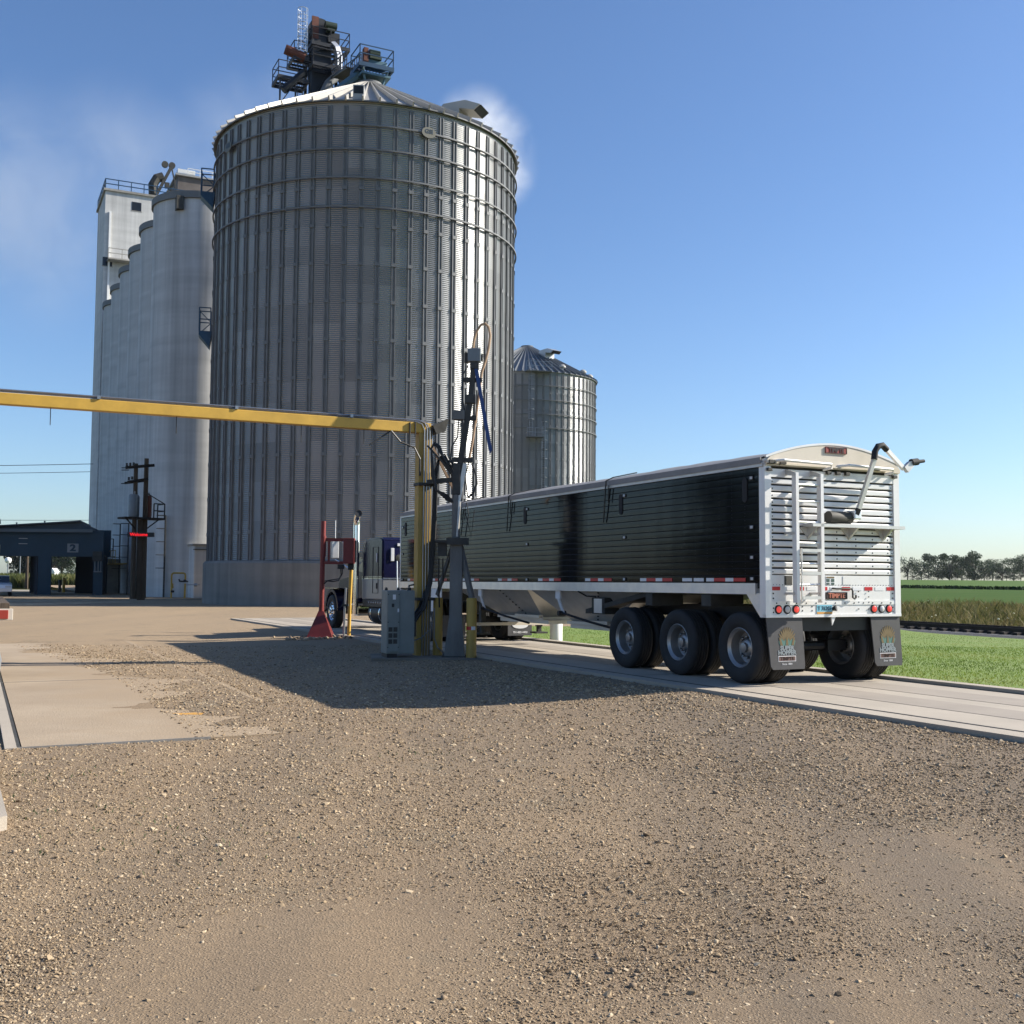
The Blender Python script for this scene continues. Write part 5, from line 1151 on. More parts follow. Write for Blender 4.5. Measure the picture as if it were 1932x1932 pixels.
# ================================================================== YARD EQUIPMENT
# ---- overhead yellow beam with its post and conduits
bz = gz(-1.85, 22.9)
pt = thing('overhead_beam', 'yellow steel post and long overhead beam carrying conduits across the yard', 'beam', (-1.86, 22.9, bz), A26)
H = 4.72-bz
b = MB(); b.bbox(-.14,.13,-.11,.11,0,H,.012); b.box(-.2,.2,-.2,.2,0,.02); b.build('post', M['yellow_dirty'], pt)
b = MB(); b.bbox(-14.0,.13,-.10,.10,H,H+.21,.012); bm_ = b.build('beam', M['yellow'], pt)
b = MB(); b.bbox(-.36,-.34,-.14,-.10,H-.32,H+.20,.004); b.bbox(-.24,-.22,-.14,-.10,H-.1,H+.22,.004); b.build('hanger_plate', M['darkgrey'], bm_)
b = MB()
for x in (-13.1,-9.6,-7.2,-5.0,-2.6,-1.3): b.bar((x,0,H),(x,0,H-.26-.06*(x%2)),.014)
b.build('hanging_rod', M['darkgrey'], bm_)
b = MB(); b.bar((-.75,-.05,H-.0),(-1.2,-.05,H-.32),.03); b.tube([(-.75,-.1,H),(-.55,-.12,H-.22),(-.25,-.13,H-.32),(-.12,-.13,H-.55),(-.12,-.13,H-.9)], .018, 6); b.build('drop_cable', M['cable'], bm_)
for i, (yy, dx) in enumerate(((-.145,-.035),(-.135,.03),(-.145,.085),(-.06,.165))):
    zt = H+.235+.03*(i % 2); x = dx
    b = MB(); b.tube([(-14,yy+.10,zt),(x-.35,yy+.10,zt),(x-.16,yy+.06,zt-.01),(x-.05,yy+.02,zt-.06),(x,yy,zt-.18),(x,yy,H-.5),(x,yy,.02)], .014+.003*(i % 2), 8); b.build('conduit', M['conduit'], pt, smooth=True)
b = MB()
for z in (3.55,1.18): b.box(-.16,.22,-.20,.13,z-.03,z+.03)
b.build('pipe_clamp', M['darkgrey'], pt)
b = MB()
for x in (-1.6,-3.9,-6.4,-9.0,-11.6): b.box(x-.03,x+.03,-.13,.07,H+.212,H+.275)
b.build('conduit_clip', M['conduit'], bm_)
b = MB(); b.prism([(.14,H+.16),(.50,H+.33),(.42,H+.05),(.22,H-.02)], -.18, .12, 'Y'); b.build('flood_lamp', M['darkgrey'], pt)
b = MB(); b.bar((.10,-.02,H-.1),(.78,-.1,3.25),.06,.045); b.build('stay_bar', M['tan'], pt)
# ---- bundle of hanging black hoses beside the post
hb = thing('hose_bundle', 'thick bundle of black hoses hanging from the yellow post', 'hose', (-1.62, 22.75, bz), 0)
for i in range(7):
    ox = .03*(i % 3)-.03; oy = .03*(i//3); k = .02*i
    b = MB(); b.tube([(.40+k,.0+oy,3.55-.08*i),(.34+k,0,3.95-.05*i),(.22,0,4.18-.04*i),(.10,0,4.10),(ox+.04,oy,3.80),(ox+.02,oy,3.0),(ox-.01,oy,2.2),(ox-.06,oy-.02,1.5),(ox-.14-.02*i,oy-.05,1.0),(-.34-.02*i,-.12,.72),(-.62,-.18,.66+.02*i)], .024, 7); b.build('hose', M['cable'], hb, smooth=True)
b = MB(); b.tube([(-.55,-.2,.42),(-.4,-.25,.32),(-.2,-.22,.40),(-.05,-.2,.55)], .014, 6); b.tube([(.05,-.1,1.0),(.05,-.12,.4),(.12,-.1,.2),(.25,-.05,.08)], .016, 6); b.build('loose_cable', M['conduit'], hb, smooth=True)
# ---- control cabinet
cb = thing('control_cabinet', 'grey steel control cabinet with louvres standing against the yellow post', 'cabinet', (-2.30, 22.22, gz(-2.3,22.3)), R_(20))
b = MB(); b.bbox(-.21,.36,-.05,.44,.12,1.38,.012); b.build('cabinet_body', M['grey'], cb)
b = MB(); b.bbox(-.205,.04,-.075,-.045,.16,1.37,.008); dr = b.build('door', M['grey'], cb)
b = MB()
for i in range(3):
    for j in range(2): b.box(-.18+.10*j,-.10+.10*j,-.082,-.074,.32+.12*i,.41+.12*i)
b.build('louvre', M['darkgrey'], dr)
b = MB(); b.bbox(-.12,-.07,-.085,-.07,1.05,1.12,.004); b.build('latch', M['darkgrey'], dr)
b = MB(); b.box(-.20,.0,-.06,.40,.0,.12); b.build('base_recess', M['dark'], cb)
b = MB()
for x in (-.17,.08,.32): b.lathe([(.02,1.38),(.035,1.40),(.02,1.44)], 8, 'Z', Matrix.Translation((x,.2,0)))
b.tube([(.26,.1,1.38),(.28,.1,1.48),(.38,.1,1.50)], .02, 6); b.build('lifting_eye', M['darkgrey'], cb)
b = MB(); b.bbox(.365,.42,.05,.25,.45,.75,.01); b.build('junction_box', M['darkgrey'], cb)
b = MB(); b.box(-.10,-.04,-.0835,-.0745,1.20,1.30); b.box(-.0,.03,-.0835,-.0745,.95,1.02); b.build('warning_label', M['plate_white'], dr)
b = MB()
for x in (-.19,.025):
    for z in (.25,.75,1.30): b.lathe([(0,-.006),(.012,-.004),(.012,.004)], 8, 'Y', Matrix.Translation((x,-.076,z)))
tag(b.build('door_bolts', M['darkgrey'], dr), kind='stuff')
# ---- concrete footing under the probe cluster
b = MB(); b.prism([(-2.75,21.95),(-.45,21.7),(.05,22.75),(-2.2,24.0),(-2.95,23.2)], -.05, gz(-1.3,22.6)+.012); tag(b.build('equipment_pad', mat('dirty_pad_concrete', (.26,.22,.17), .95, 0, .25, 1.5, .5, 30)), 'dirty concrete pad under the probe, bollards and control cabinet', 'pad')
# ---- yellow bollards
def bollard(name, label, x, y, r, h, m, tape=False, grp=None):
    t = thing(name, label, 'bollard', (x, y, gz(x,y)), 0, grp)
    b = MB(); b.lathe([(r,-.1),(r,h-.02),(r-.012,h),(0,h+.005)], 28); p = b.build('post', M[m], t, smooth=True)
    if tape:
        for k, (a0, a1, mm) in enumerate(((R_(185),R_(268),'tape_red'),(R_(270),R_(318),'plate_white'))):
            b = MB(); b.lathe([(r+.003,.56),(r+.003,.63)], 10, a0=a0, a1=a1); b.build('reflective_tape', M[mm], p)
    return t
bollard('steel_bollard', 'yellow steel bollard with a red and white reflector band beside the weighbridge', -.80, 22.35, .105, 1.20, 'yellow_dirty', True)
bollard('steel_bollard', 'dirty yellow steel bollard between the hose bundle and the grey probe column', -1.52, 22.95, .10, 1.20, 'yellow_dirty')
for i, (u, l) in enumerate(((3.25, 12.3), (3.35, 3.75))):
    x, y = NA(N0+u, A0+l); t = bollard('white_post', ('white pipe post with a black rubber cap at the lawn edge', 'white pipe post on the lawn edge behind the trailer wheels')[i], x, y, .16, .62, 'white')
    if i == 0:
        b = MB(); b.lathe([(.0,.60),(.16,.60),(.20,.66),(.20,.74),(.16,.80),(0,.82)], 20); b.build('rubber_cap', M['rubber'], t, smooth=True)
# ---- grain probe
gp = thing('grain_probe', 'grey grain sampling probe column with tilted boom, hoses and a blue tube', 'probe', (-1.13, 22.6, gz(-1.13,22.6)), 0)
g0 = gz(-1.13,22.6)
b = MB(); b.bbox(-.128,.128,-.128,.128,0,2.30,.015); b.add([(-.23,-.2,0),(.20,-.2,0),(.20,.2,0),(-.23,.2,0),(-.131,-.131,.8),(.131,-.131,.8),(.131,.131,.8),(-.131,.131,.8)], [(0,1,5,4),(1,2,6,5),(2,3,7,6),(3,0,4,7)]); b.build('column', M['greypost'], gp)
b = MB(); b.box(-.26,.23,-.24,.24,0,.03); b.build('foot_plate', M['darkgrey'], gp)
b = MB(); b.bar((-.10,0,2.2),(-.40,.25,1.25),.06); b.bar((.08,0,2.25),(.33,-.15,1.2),.09); b.build('stay', M['greypost'], gp)
b = MB(); b.box(-.42,.24,-.2,.2,2.32,2.37); b.box(-.38,-.20,-.1,.1,2.05,2.32); b.box(-.2,.26,-.22,-.18,2.28,2.42); b.build('platform', M['darkgrey'], gp)
b = MB(); b.tube([(-.36,0,2.0),(-.36,.02,1.5),(-.34,.05,1.0)], .018, 6); b.tube([(-.28,0,2.0),(-.27,.02,1.5)], .016, 6); b.tube([(.18,-.05,2.45),(.24,-.05,2.9),(.20,-.05,3.15),(.16,-.05,3.0),(.30,-.05,2.45),(.36,-.05,3.0)], .012, 6); b.build('platform_hose', M['cable'], gp)
b = MB(); b.tube([(-.02,0,2.3),(-.02,0,3.4),(.0,0,3.6)], .085, 14); b.build('mast', M['greypost'], gp, smooth=True)
b = MB(); b.bbox(-.10,.07,-.09,.09,3.3,3.95,.03); b.build('pivot_head', M['darkgrey'], gp)
b = MB(); b.bar((.03,-.02,3.2),(.16,-.02,3.95),.085,.085,(0,1,0)); b.tube([(.0,-.05,2.45),(.05,-.04,3.2)], .035, 8); b.build('hydraulic_ram', M['alu_dull'], gp, smooth=True)
bo = [(.0,.0,3.55),(.09,0,4.3),(.26,0,5.35)]
b = MB(); b.bar(bo[0], bo[2], .12, .12, (0,1,0)); boom = b.build('boom', M['darkgrey'], gp)
b = MB(); b.bar((.255,0,5.30),(.32,0,6.05),.11,.11,(0,1,0)); b.build('inner_boom', M['darkgrey'], boom)
b = MB(); b.bbox(.14,.36,-.09,.09,5.20,5.38,.01); b.build('boom_collar', M['darkgrey'], boom)
for z, x0, x1 in ((4.03,-.12,.32),(4.90,-.08,.38),(5.69,.08,.49)):
    b = MB(); b.box(x0,x1,-.04,.04,z-.045,z+.045); b.build('cross_arm', M['darkgrey'], boom)
b = MB(); b.bbox(-.10,.14,-.08,.08,4.86,5.05,.01); b.build('sensor_box', M['greypost'], boom)
b = MB(); b.bbox(.19,.46,-.12,.12,6.06,6.34,.02); hb_ = b.build('head_box', M['trans'], boom); b = MB(); b.box(.12,.20,-.05,.05,6.05,6.25); b.box(.44,.50,-.05,.05,6.10,6.22); b.box(.24,.42,-.1,.1,5.92,6.05); b.build('head_bracket', M['darkgrey'], hb_)
b = MB(); b.bar((.36,-.04,5.95),(.68,-.10,4.22),.075,.055,(0,1,0)); b.add([(.65,-.13,4.24),(.72,-.13,4.24),(.71,-.07,4.24),(.65,-.07,4.24),(.66,-.10,4.12)], [(0,1,4),(1,2,4),(2,3,4),(3,0,4)]); b.build('probe_tube', M['bluetube'], gp)
hs = [(.29,0,6.30),(.31,0,6.5),(.36,0,6.70),(.45,0,6.84),(.54,0,6.88),(.62,0,6.80),(.65,0,6.62),(.62,0,6.35),(.56,0,6.10),(.48,.0,5.85),(.44,.02,5.5),(.38,.03,5.0),(.30,.03,4.4),(.24,.03,4.05)]
b = MB(); b.tube(hs, .027, 8); b.build('sample_hose', M['tan'], gp, smooth=True)
b = MB(); b.tube([(.20,.0,6.0),(.10,-.05,5.8),(.08,-.05,5.4),(.14,-.05,5.0),(.16,-.05,4.8)], .014, 6); b.tube([(.02,-.05,4.85),(.0,-.05,4.5),(-.12,-.05,4.3),(-.14,-.05,4.05),(-.05,-.05,3.7)], .014, 6); b.tube([(.30,0,3.95),(.38,0,3.75),(.40,0,3.55),(.33,0,3.35),(.22,0,3.25)], .024, 7); b.tube([(.24,0,4.0),(.16,0,3.7),(.20,0,3.4),(.22,0,3.25)], .014, 6); b.build('control_hose', M['cable'], gp, smooth=True)
for i in range(3):
    b = MB(); b.tube([(-.08,-.06,3.95-.1*i),(-.28,-.08,4.05),(-.36-.03*i,-.08,4.3),(-.46-.02*i,-.06,4.38-.02*i),(-.54,-.05,4.25),(-.52+.02*i,-.05,3.7),(-.42,-.05,3.4),(-.2,-.05,3.20+.05*i),(-.08,-.05,3.15)], .022, 7); b.build('coiled_hose', M['cable'], gp, smooth=True)
b = MB(); b.bar((-.06,.0,3.62),(-.62,.15,3.58),.10,.09); b.build('link_arm', M['darkgrey'], gp)
b = MB(); b.bar((-.05,-.05,3.7),(-.62,.0,4.32),.05,.04); b.build('link_arm', M['darkgrey'], gp)
# ---- red card reader stand
rz_ = bumpz(-5.15,30.0)
rs = thing('card_reader_stand', 'red steel stand with triangular foot and swing box beside the tractor', 'stand', (-5.15, 30.0, rz_), R_(4))
b = MB(); b.tube([(0,0,.4),(.02,0,3.16)], .068, 16); b.tube([(.02,0,2.2),(.025,0,2.75)], .078, 16); b.build('post', M['red'], rs, smooth=True)
b = MB(); b.add([(-.34,-.34,.03),(.34,-.34,.03),(.34,.34,.03),(-.34,.34,.03),(-.07,-.07,.72),(.07,-.07,.72),(.07,.07,.72),(-.07,.07,.72)], [(0,1,5,4),(1,2,6,5),(2,3,7,6),(3,0,4,7),(4,5,6,7)]); b.build('foot', M['red'], rs)
b = MB(); b.box(-.38,.38,-.38,.38,-.02,.03); b.build('base_plate', M['conc_deck'], rs)
b = MB(); b.box(.06,.60,-.04,.04,2.61,2.70); b.box(.06,.60,-.04,.04,1.99,2.07); b.box(.15,.21,-.03,.03,2.07,2.61); b.build('swing_frame', M['red'], rs)
b = MB(); b.bbox(.58,.88,-.20,.20,2.01,2.70,.015); bxr = b.build('reader_box', M['red'], rs)
b = MB(); b.box(.88,.92,-.16,.16,2.05,2.64); b.build('reader_panel', M['dark'], bxr)
b = MB(); b.bbox(.42,.60,-.06,.06,1.86,1.985,.01); b.bbox(.70,.86,-.06,.06,1.84,2.0,.01); b.build('intercom', M['dark'], rs)
b = MB(); b.tube([(.5,0,1.9),(.52,0,1.7),(.45,0,1.55),(.30,0,1.52),(.15,0,1.54),(.06,0,1.45)], .018, 7); b.tube([(.54,0,1.9),(.56,0,1.75),(.48,0,1.60),(.30,0,1.57),(.06,0,1.53)], .014, 7); b.tube([(.12,-.1,.85),(.3,-.1,.72),(.55,-.1,.85),(.66,-.08,1.15)], .014, 6); tag(b.build('cables', M['cable'], rs, smooth=True), kind='stuff')
for nm, lab, cat, x, y, r, h, m_ in (('marker_post','slim yellow marker post between the red stand and the tractor','post',-4.42,30.2,.05,1.92,'yellow'),('steel_pipe_post','thin grey pipe post beside the slim yellow marker post','post',-4.52,29.95,.03,1.35,'conduit')):
    t = thing(nm, lab, cat, (x,y,gz(x,y)), 0)
    b = MB(); b.tube([(0,0,-.05),(.01,0,h*.5),(.04,0,h)], r, 12); b.build('post', M[m_], t, smooth=True)
    if nm == 'marker_post': b = MB(); b.bbox(-.04,.10,-.06,.06,h,h+.16,.015); b.build('post_cap', M['dark'], t)
    else: b = MB(); b.box(-.05,.12,-.05,.05,.85,.91); b.build('bracket', M['darkgrey'], t)

# ---- blue drive-through shed
sh = thing('drive_through_shed', 'dark blue drive through shed numbered 2 beside the concrete elevator', 'shed', (-36.3, 90.0, 0), R_(16))
b = MB(); b.box(-16,2.83,-.15,.15,3.11,5.25); b.build('fascia_wall', M['shed'], sh)
b = MB(); b.box(-16,2.83,7.85,8.1,3.2,5.6); b.build('rear_fascia', M['shed'], sh)
b = MB(); b.prism([(-16,4.55),(1.05,5.96),(1.05,6.06),(-16,4.65)], -.6, 8.6, 'Y'); b.prism([(1.05,5.25),(2.0,5.25),(2.0,5.5),(1.05,5.96)], -.2, 8.4, 'Y'); b.prism([(-8,5.19),(1.04,5.19),(1.04,5.95),(-8,5.20)], -.14, .12, 'Y'); b.build('roof', M['shedroof'], sh)
b = MB(); b.bar((-16,-.6,5.02),(2.0,-.6,5.22),.16,.26); b.build('gutter', mat('gutter_grey', (.16,.19,.20), .6), sh)
for x0, x1 in ((-2.10,-1.11),(2.1,2.83),(-9.6,-8.4)):
    b = MB(); b.box(x0,x1,-.2,.2,-.3,3.11); b.build('pier', M['shed'], sh)
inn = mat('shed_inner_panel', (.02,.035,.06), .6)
for x0, x1 in ((-3.75,-2.15),(-.04,2.6),(-11,-9.8)): b = MB(); b.box(x0,x1,7.9,8.05,-.3,3.25); b.build('rear_pier', inn, sh)
b = MB(); b.box(-2.4,-2.2,.3,7.9,-.3,3.3); b.build('partition', inn, sh)
b = MB(); b.box(2.3,2.5,.2,7.9,-.3,3.3); b.build('partition', inn, sh)
b = MB(); b.box(.06,.92,-.19,-.155,3.45,4.17); np_ = b.build('number_board', mat('board_grey', (.33,.34,.34), .6), sh)
lettering('number', '2', .74, M['ink'], np_, Matrix.Translation((.49,-.195,3.80)) @ FACE_REAR, .004, .03, 1.25)
b = MB(); b.box(-5.6,-4.95,-.19,-.155,3.35,4.0); b.build('number_board', M['conc'], sh)
for z in (4.5, 4.08): b = MB(); b.box(-3.6,-2.95,-.2,-.16,z,z+.05); b.build('wall_louvre', M['conduit'], sh)
b = MB(); b.tube([(-9,-1.2,5.62),(-5.2,-1.2,5.78),(-4.85,-1.2,5.82)], .22, 14); b.tube([(-5.0,-1.2,5.75),(-5.6,-1.2,5.2)], .2, 12); b.build('exhaust_duct', M['shedroof'], sh, smooth=True)
b = MB()
for x, z in ((-3.85,5.45),(-1.75,5.62)): b.lathe([(.05,-.1),(.05,.16),(.07,.16),(.07,.24),(0,.25)], 10, 'Z', Matrix.Translation((x,.2,z+.13)))
b.build('roof_stub', M['conc'], sh)
b = MB(); b.bbox(2.05,2.75,-.6,-.22,2.75,3.55,.02); b.build('wall_unit', M['darkgrey'], sh)
b = MB()
for x in (2.2,2.45,2.65): b.box(x,x+.07,-.5,-.3,1.95,2.8)
b.box(2.15,2.75,-.52,-.28,1.85,1.95); b.build('pipe_riser', M['trans'], sh)
b = MB(); b.lathe([(0,-.07),(.09,-.07),(.09,.07),(0,.07)], 10, 'Z', Matrix.Translation((-.6,-.05,3.06))); b.build('ceiling_lamp', M['dark'], sh)
# grey block building behind the right bay
b = MB(); b.box(-1.4,2.5,-2,2,-.6,2.95); t = thing('grey_outbuilding', 'small grey block outbuilding seen through the right bay of the shed', 'building', (-38.6, 103.5, 0), R_(12)); b.build('wall', M['conc'], t)
b = MB(); b.box(-1.6,2.7,-2.2,2.2,2.95,3.1); b.build('roof', M['conc_base'], t)
# bollards near the outbuilding
for i, (x, y) in enumerate(((-40.9,101),(-41.5,101.6))):
    bollard('yard_bollard', ('pale yellow pipe bollard beside the grey outbuilding', 'darker stub bollard next to the pale one by the outbuilding')[i], x, y, .13, 1.15+.2*(i==0), ('yellow','darkgrey')[i])
# ---- utility poles with platform, transformers and led sign
up = thing('utility_pole_pair', 'pair of weathered wooden utility poles carrying transformers and a railed platform', 'utility pole', (-25.2, 74.6, 0), R_(40))
for x, top, r in ((-.36,9.2,.19),(.36,9.6,.20)):
    b = MB(); b.tube([(x,0,-.3),(x,0,top)], [r,r*.72], 14); b.build('pole', M['wood'], up, smooth=True)
b = MB(); b.box(-.16,.16,-.16,.0,-.2,5.4); b.build('cable_shaft', M['wood'], up)
b = MB(); b.bar((-1.15,-.25,8.85),(.8,-.25,9.15),.14,.2); b.bar((-1.0,-.25,7.9),(.4,-.25,8.2),.12,.16); b.bar((-1.0,.25,7.85),(.4,.25,8.1),.12,.16); b.build('cross_arm', M['tie'], up)
b = MB()
for x, z in ((-1.08,8.96),(-.85,9.0),(-.62,9.04),(-.92,8.03),(-.7,8.08)): b.lathe([(.05,0),(.09,.06),(.05,.12),(.09,.18),(0,.22)], 10, 'Z', Matrix.Translation((x,-.25,z)))
for z in (8.8,8.65,7.75): b.tube([(-1.5,-.45,z),(-.95,-.3,z+.05)], .035, 6)
b.build('insulator', M['darkgrey'], up, smooth=True)
b = MB(); b.box(-1.3,1.5,-.7,.6,5.42,5.55); b.bar((-1.1,-.5,5.42),(-.4,-.2,4.8),.08); b.bar((1.1,-.5,5.42),(.4,-.2,4.8),.08); b.build('platform', M['tie'], up)
b = MB(); rails(b, [(.7,-.65,5.55),(1.45,-.65,5.55),(1.45,.55,5.55)], .95, .07); b.bar((1.45,-.65,6.5),(.4,-.2,7.2),.07); b.build('platform_rail', M['darkgrey'], up)
for i, (x, y) in enumerate(((-.62,-.32),(-.2,.40),(.62,.30))):
    b = MB(); b.lathe([(0,5.58),(.27,5.58),(.29,5.75),(.29,6.95),(.24,7.08),(0,7.12)], 20, 'Z', Matrix.Translation((x,y,0))); tr_ = b.build('transformer', M['trans'] if i < 2 else M['rust'], up, smooth=True)
    b = MB(); b.lathe([(.04,7.1),(.07,7.2),(.04,7.3),(0,7.32)], 10, 'Z', Matrix.Translation((x+.1,y,0))); b.build('bushing', M['conc'], tr_)
ls_ = thing('led_sign', 'narrow black scrolling sign glowing red Welcome on the utility poles', 'sign', (-24.93, 74.12, 4.38), R_(3))
b = MB(); b.bbox(-.88,.88,-.09,.09,-.15,.15,.01); b.build('sign_case', M['ledcase'], ls_)
lettering('sign_text', 'Welcome', .30, M['led'], ls_, Matrix.Translation((-.12,-.095,0)) @ FACE_REAR, .003, .004, .98)
# ---- gas pipe
gpz = thing('gas_meter_pipe', 'yellow gas riser pipe loop with regulator beside the bin footing', 'pipe', (-23.4, 77.6, 0), R_(10))
b = MB(); b.tube([(-.45,0,-.1),(-.45,0,1.60),(-.43,0,1.74),(-.33,0,1.83),(.33,0,1.83),(.44,0,1.78),(.48,0,1.66),(.48,0,1.35)], .065, 12); b.tube([(.48,0,1.1),(.46,0,.0)], .07, 12); b.tube([(-.40,-.12,1.1),(-.38,-.12,.75)], .10, 10); b.build('pipe', M['yellow'], gpz, smooth=True)
b = MB(); b.lathe([(0,1.18),(.22,1.2),(.24,1.26),(.10,1.32),(.07,1.38)], 18, 'Z', Matrix.Translation((.46,0,0))); b.tube([(.3,0,1.24),(.1,0,1.26),(.05,0,1.4)], .06, 8); b.lathe([(0,.45),(.12,.47),(.12,.6),(0,.62)], 12, 'Z', Matrix.Translation((-.36,-.08,0))); b.build('regulator', M['darkgrey'], gpz, smooth=True)
b = MB(); b.tube([(.5,0,1.0),(1.5,0,1.02)], .03, 8); b.lathe([(0,-.12),(.12,-.1),(.12,.1),(0,.12)], 12, 'X', Matrix.Translation((1.2,0,1.0))); b.build('outlet_pipe', M['conduit'], gpz, smooth=True)
# ---- far power poles and wires
for i, (x, y, h, m_, lab) in enumerate(((-71.5,163,6.6,'wood','dark wooden power pole standing in front of the cornfield'),(-70.0,163,6.6,'white','bright white metal pole beside the dark wooden power pole'))):
    t = thing('power_pole', lab, 'pole', (x,y,-.6), 0); b = MB(); b.tube([(0,0,0),(0,0,h)], [.24 if i == 0 else .14,.16 if i == 0 else .1], 10); b.build('pole', M[m_], t, smooth=True)
t = thing('far_lamp_pole', 'thin distant lamp pole with a double head beyond the cornfield', 'lamp pole', (-178,400,0), 0); b = MB(); b.tube([(0,0,0),(0,0,10)], .18, 8); b.bar((-1,0,10),(1,0,10),.25); b.build('pole', M['conduit'], t)
t = thing('white_water_tank', 'tiny white water tank on a stem beside the hazy trees', 'tank', (-191.5,420,0), 0); b = MB(); b.lathe([(0,5.2),(.9,5.6),(1.25,6.4),(1.0,7.3),(0,7.7)], 16); b.build('tank', M['white'], t, smooth=True); b = MB(); b.tube([(0,0,0),(0,0,5.4)], .25, 8); b.build('stem', M['conduit'], t)
t = thing('white_farm_shed', 'tiny pointed white shed in the notch between the hazy trees', 'building', ((105-966)/2081*430, 430, 0), 0); b = MB(); b.box(-.95,.95,-2,2,0,2.2); b.build('wall', M['white'], t); b = MB(); b.prism([(-1.15,2.2),(1.15,2.2),(0,3.7)], -2.2, 2.2, 'Y'); b.build('roof', M['white'], t)
def wire(label, p, q, sag, r):
    b = MB(); pts = []
    for i in range(25):
        u = i/24; v = Vector(p).lerp(Vector(q), u); v.z -= sag*4*u*(1-u); pts.append(v)
    b.tube(pts, r, 5); tag(b.build('overhead_wire', M['cable']), label, 'wire')
wire('upper overhead power wire passing behind the head house', (-110,128,14.2), (-22,128,15.6), .8, .035)
wire('second overhead wire running just below the upper one', (-110,131,13.6), (-22,131,15.0), .8, .030)
wire('lowest faint overhead wire close above the shed roof', (-110,150,9.4), (-30,150,9.6), .6, .03)
# ---- trailer corner at the left picture edge (red lamp, silver mud flap)
ft = thing('flatbed_trailer', 'corner of a parked flatbed trailer with red marker lamp and silver mud flap', 'trailer', (-8.03, 17.6, 0), R_(26))
b = MB(); b.bbox(-2.4,.05,.03,5.5,1.13,1.27,.01); b.build('deck', M['wood'], ft)
b = MB(); b.bbox(-2.4,.10,-.05,.02,1.0,1.18,.008); fr = b.build('rear_rail', M['tan_cap'], ft)
b = MB(); b.bbox(-.14,.03,-.075,-.045,1.02,1.16,.006); b.build('red_lamp', mat('red_reflector', (.45,.05,.03), .4), fr); b = MB(); b.bbox(-.32,-.145,-.075,-.045,1.02,1.16,.006); b.build('white_reflector', M['plate_white'], fr)
b = MB(); b.prism([(-.52,.66),(-.18,.66),(-.08,.54),(-.04,.38),(-.07,.12),(-.12,.02),(-.52,.02)], -.10, -.07, 'Y'); b.build('mud_flap', M['alu'], ft)
b = MB(); b.box(-.5,-.3,-.1,.1,.6,1.0); b.build('flap_bracket', M['dark'], ft)
for y in (.55, 1.7): wheel(ft, -.42, y, 'dual', -1)
# ---- parked car far left
cr = thing('parked_car', 'white parked car standing in front of the shed left bay', 'car', (-38.95, 84.0, 0), R_(-64))
b = MB(); b.prism([(-2.2,.35),(-2.25,.75),(-2.1,.95),(-1.0,1.02),(1.1,1.02),(2.1,.85),(2.25,.6),(2.2,.35)], -.85, .85, 'Y'); b.build('body', mat('white_car_paint', (.75,.77,.80), .15, 0, coat=.8), cr, smooth=True)
b = MB(); b.prism([(-1.7,1.02),(-1.1,1.48),(.3,1.5),(1.1,1.02)], -.72, .72, 'Y'); b.build('cabin', M['glass'], cr)
b = MB(); b.prism([(-1.1,1.485),(.3,1.505),(.25,1.53),(-1.05,1.51)], -.70, .70, 'Y'); b.build('roof', M['white'], cr)
for x in (-1.4,1.4):
    for y, s in ((-.78,1),(.78,-1)):
        b = MB(); b.lathe([(.0,-.1),(.2,-.11),(.33,-.09),(.34,.09),(.2,.1)], 22, 'Y', Matrix.Translation((x,y,.34))); b.build('wheel', M['rubber'], cr, smooth=True)
for y in (-.6,.6): b = MB(); b.bbox(2.12,2.24,y-.2,y+.2,.66,.80,.02); b.build('headlight', M['lens_clear'], cr)

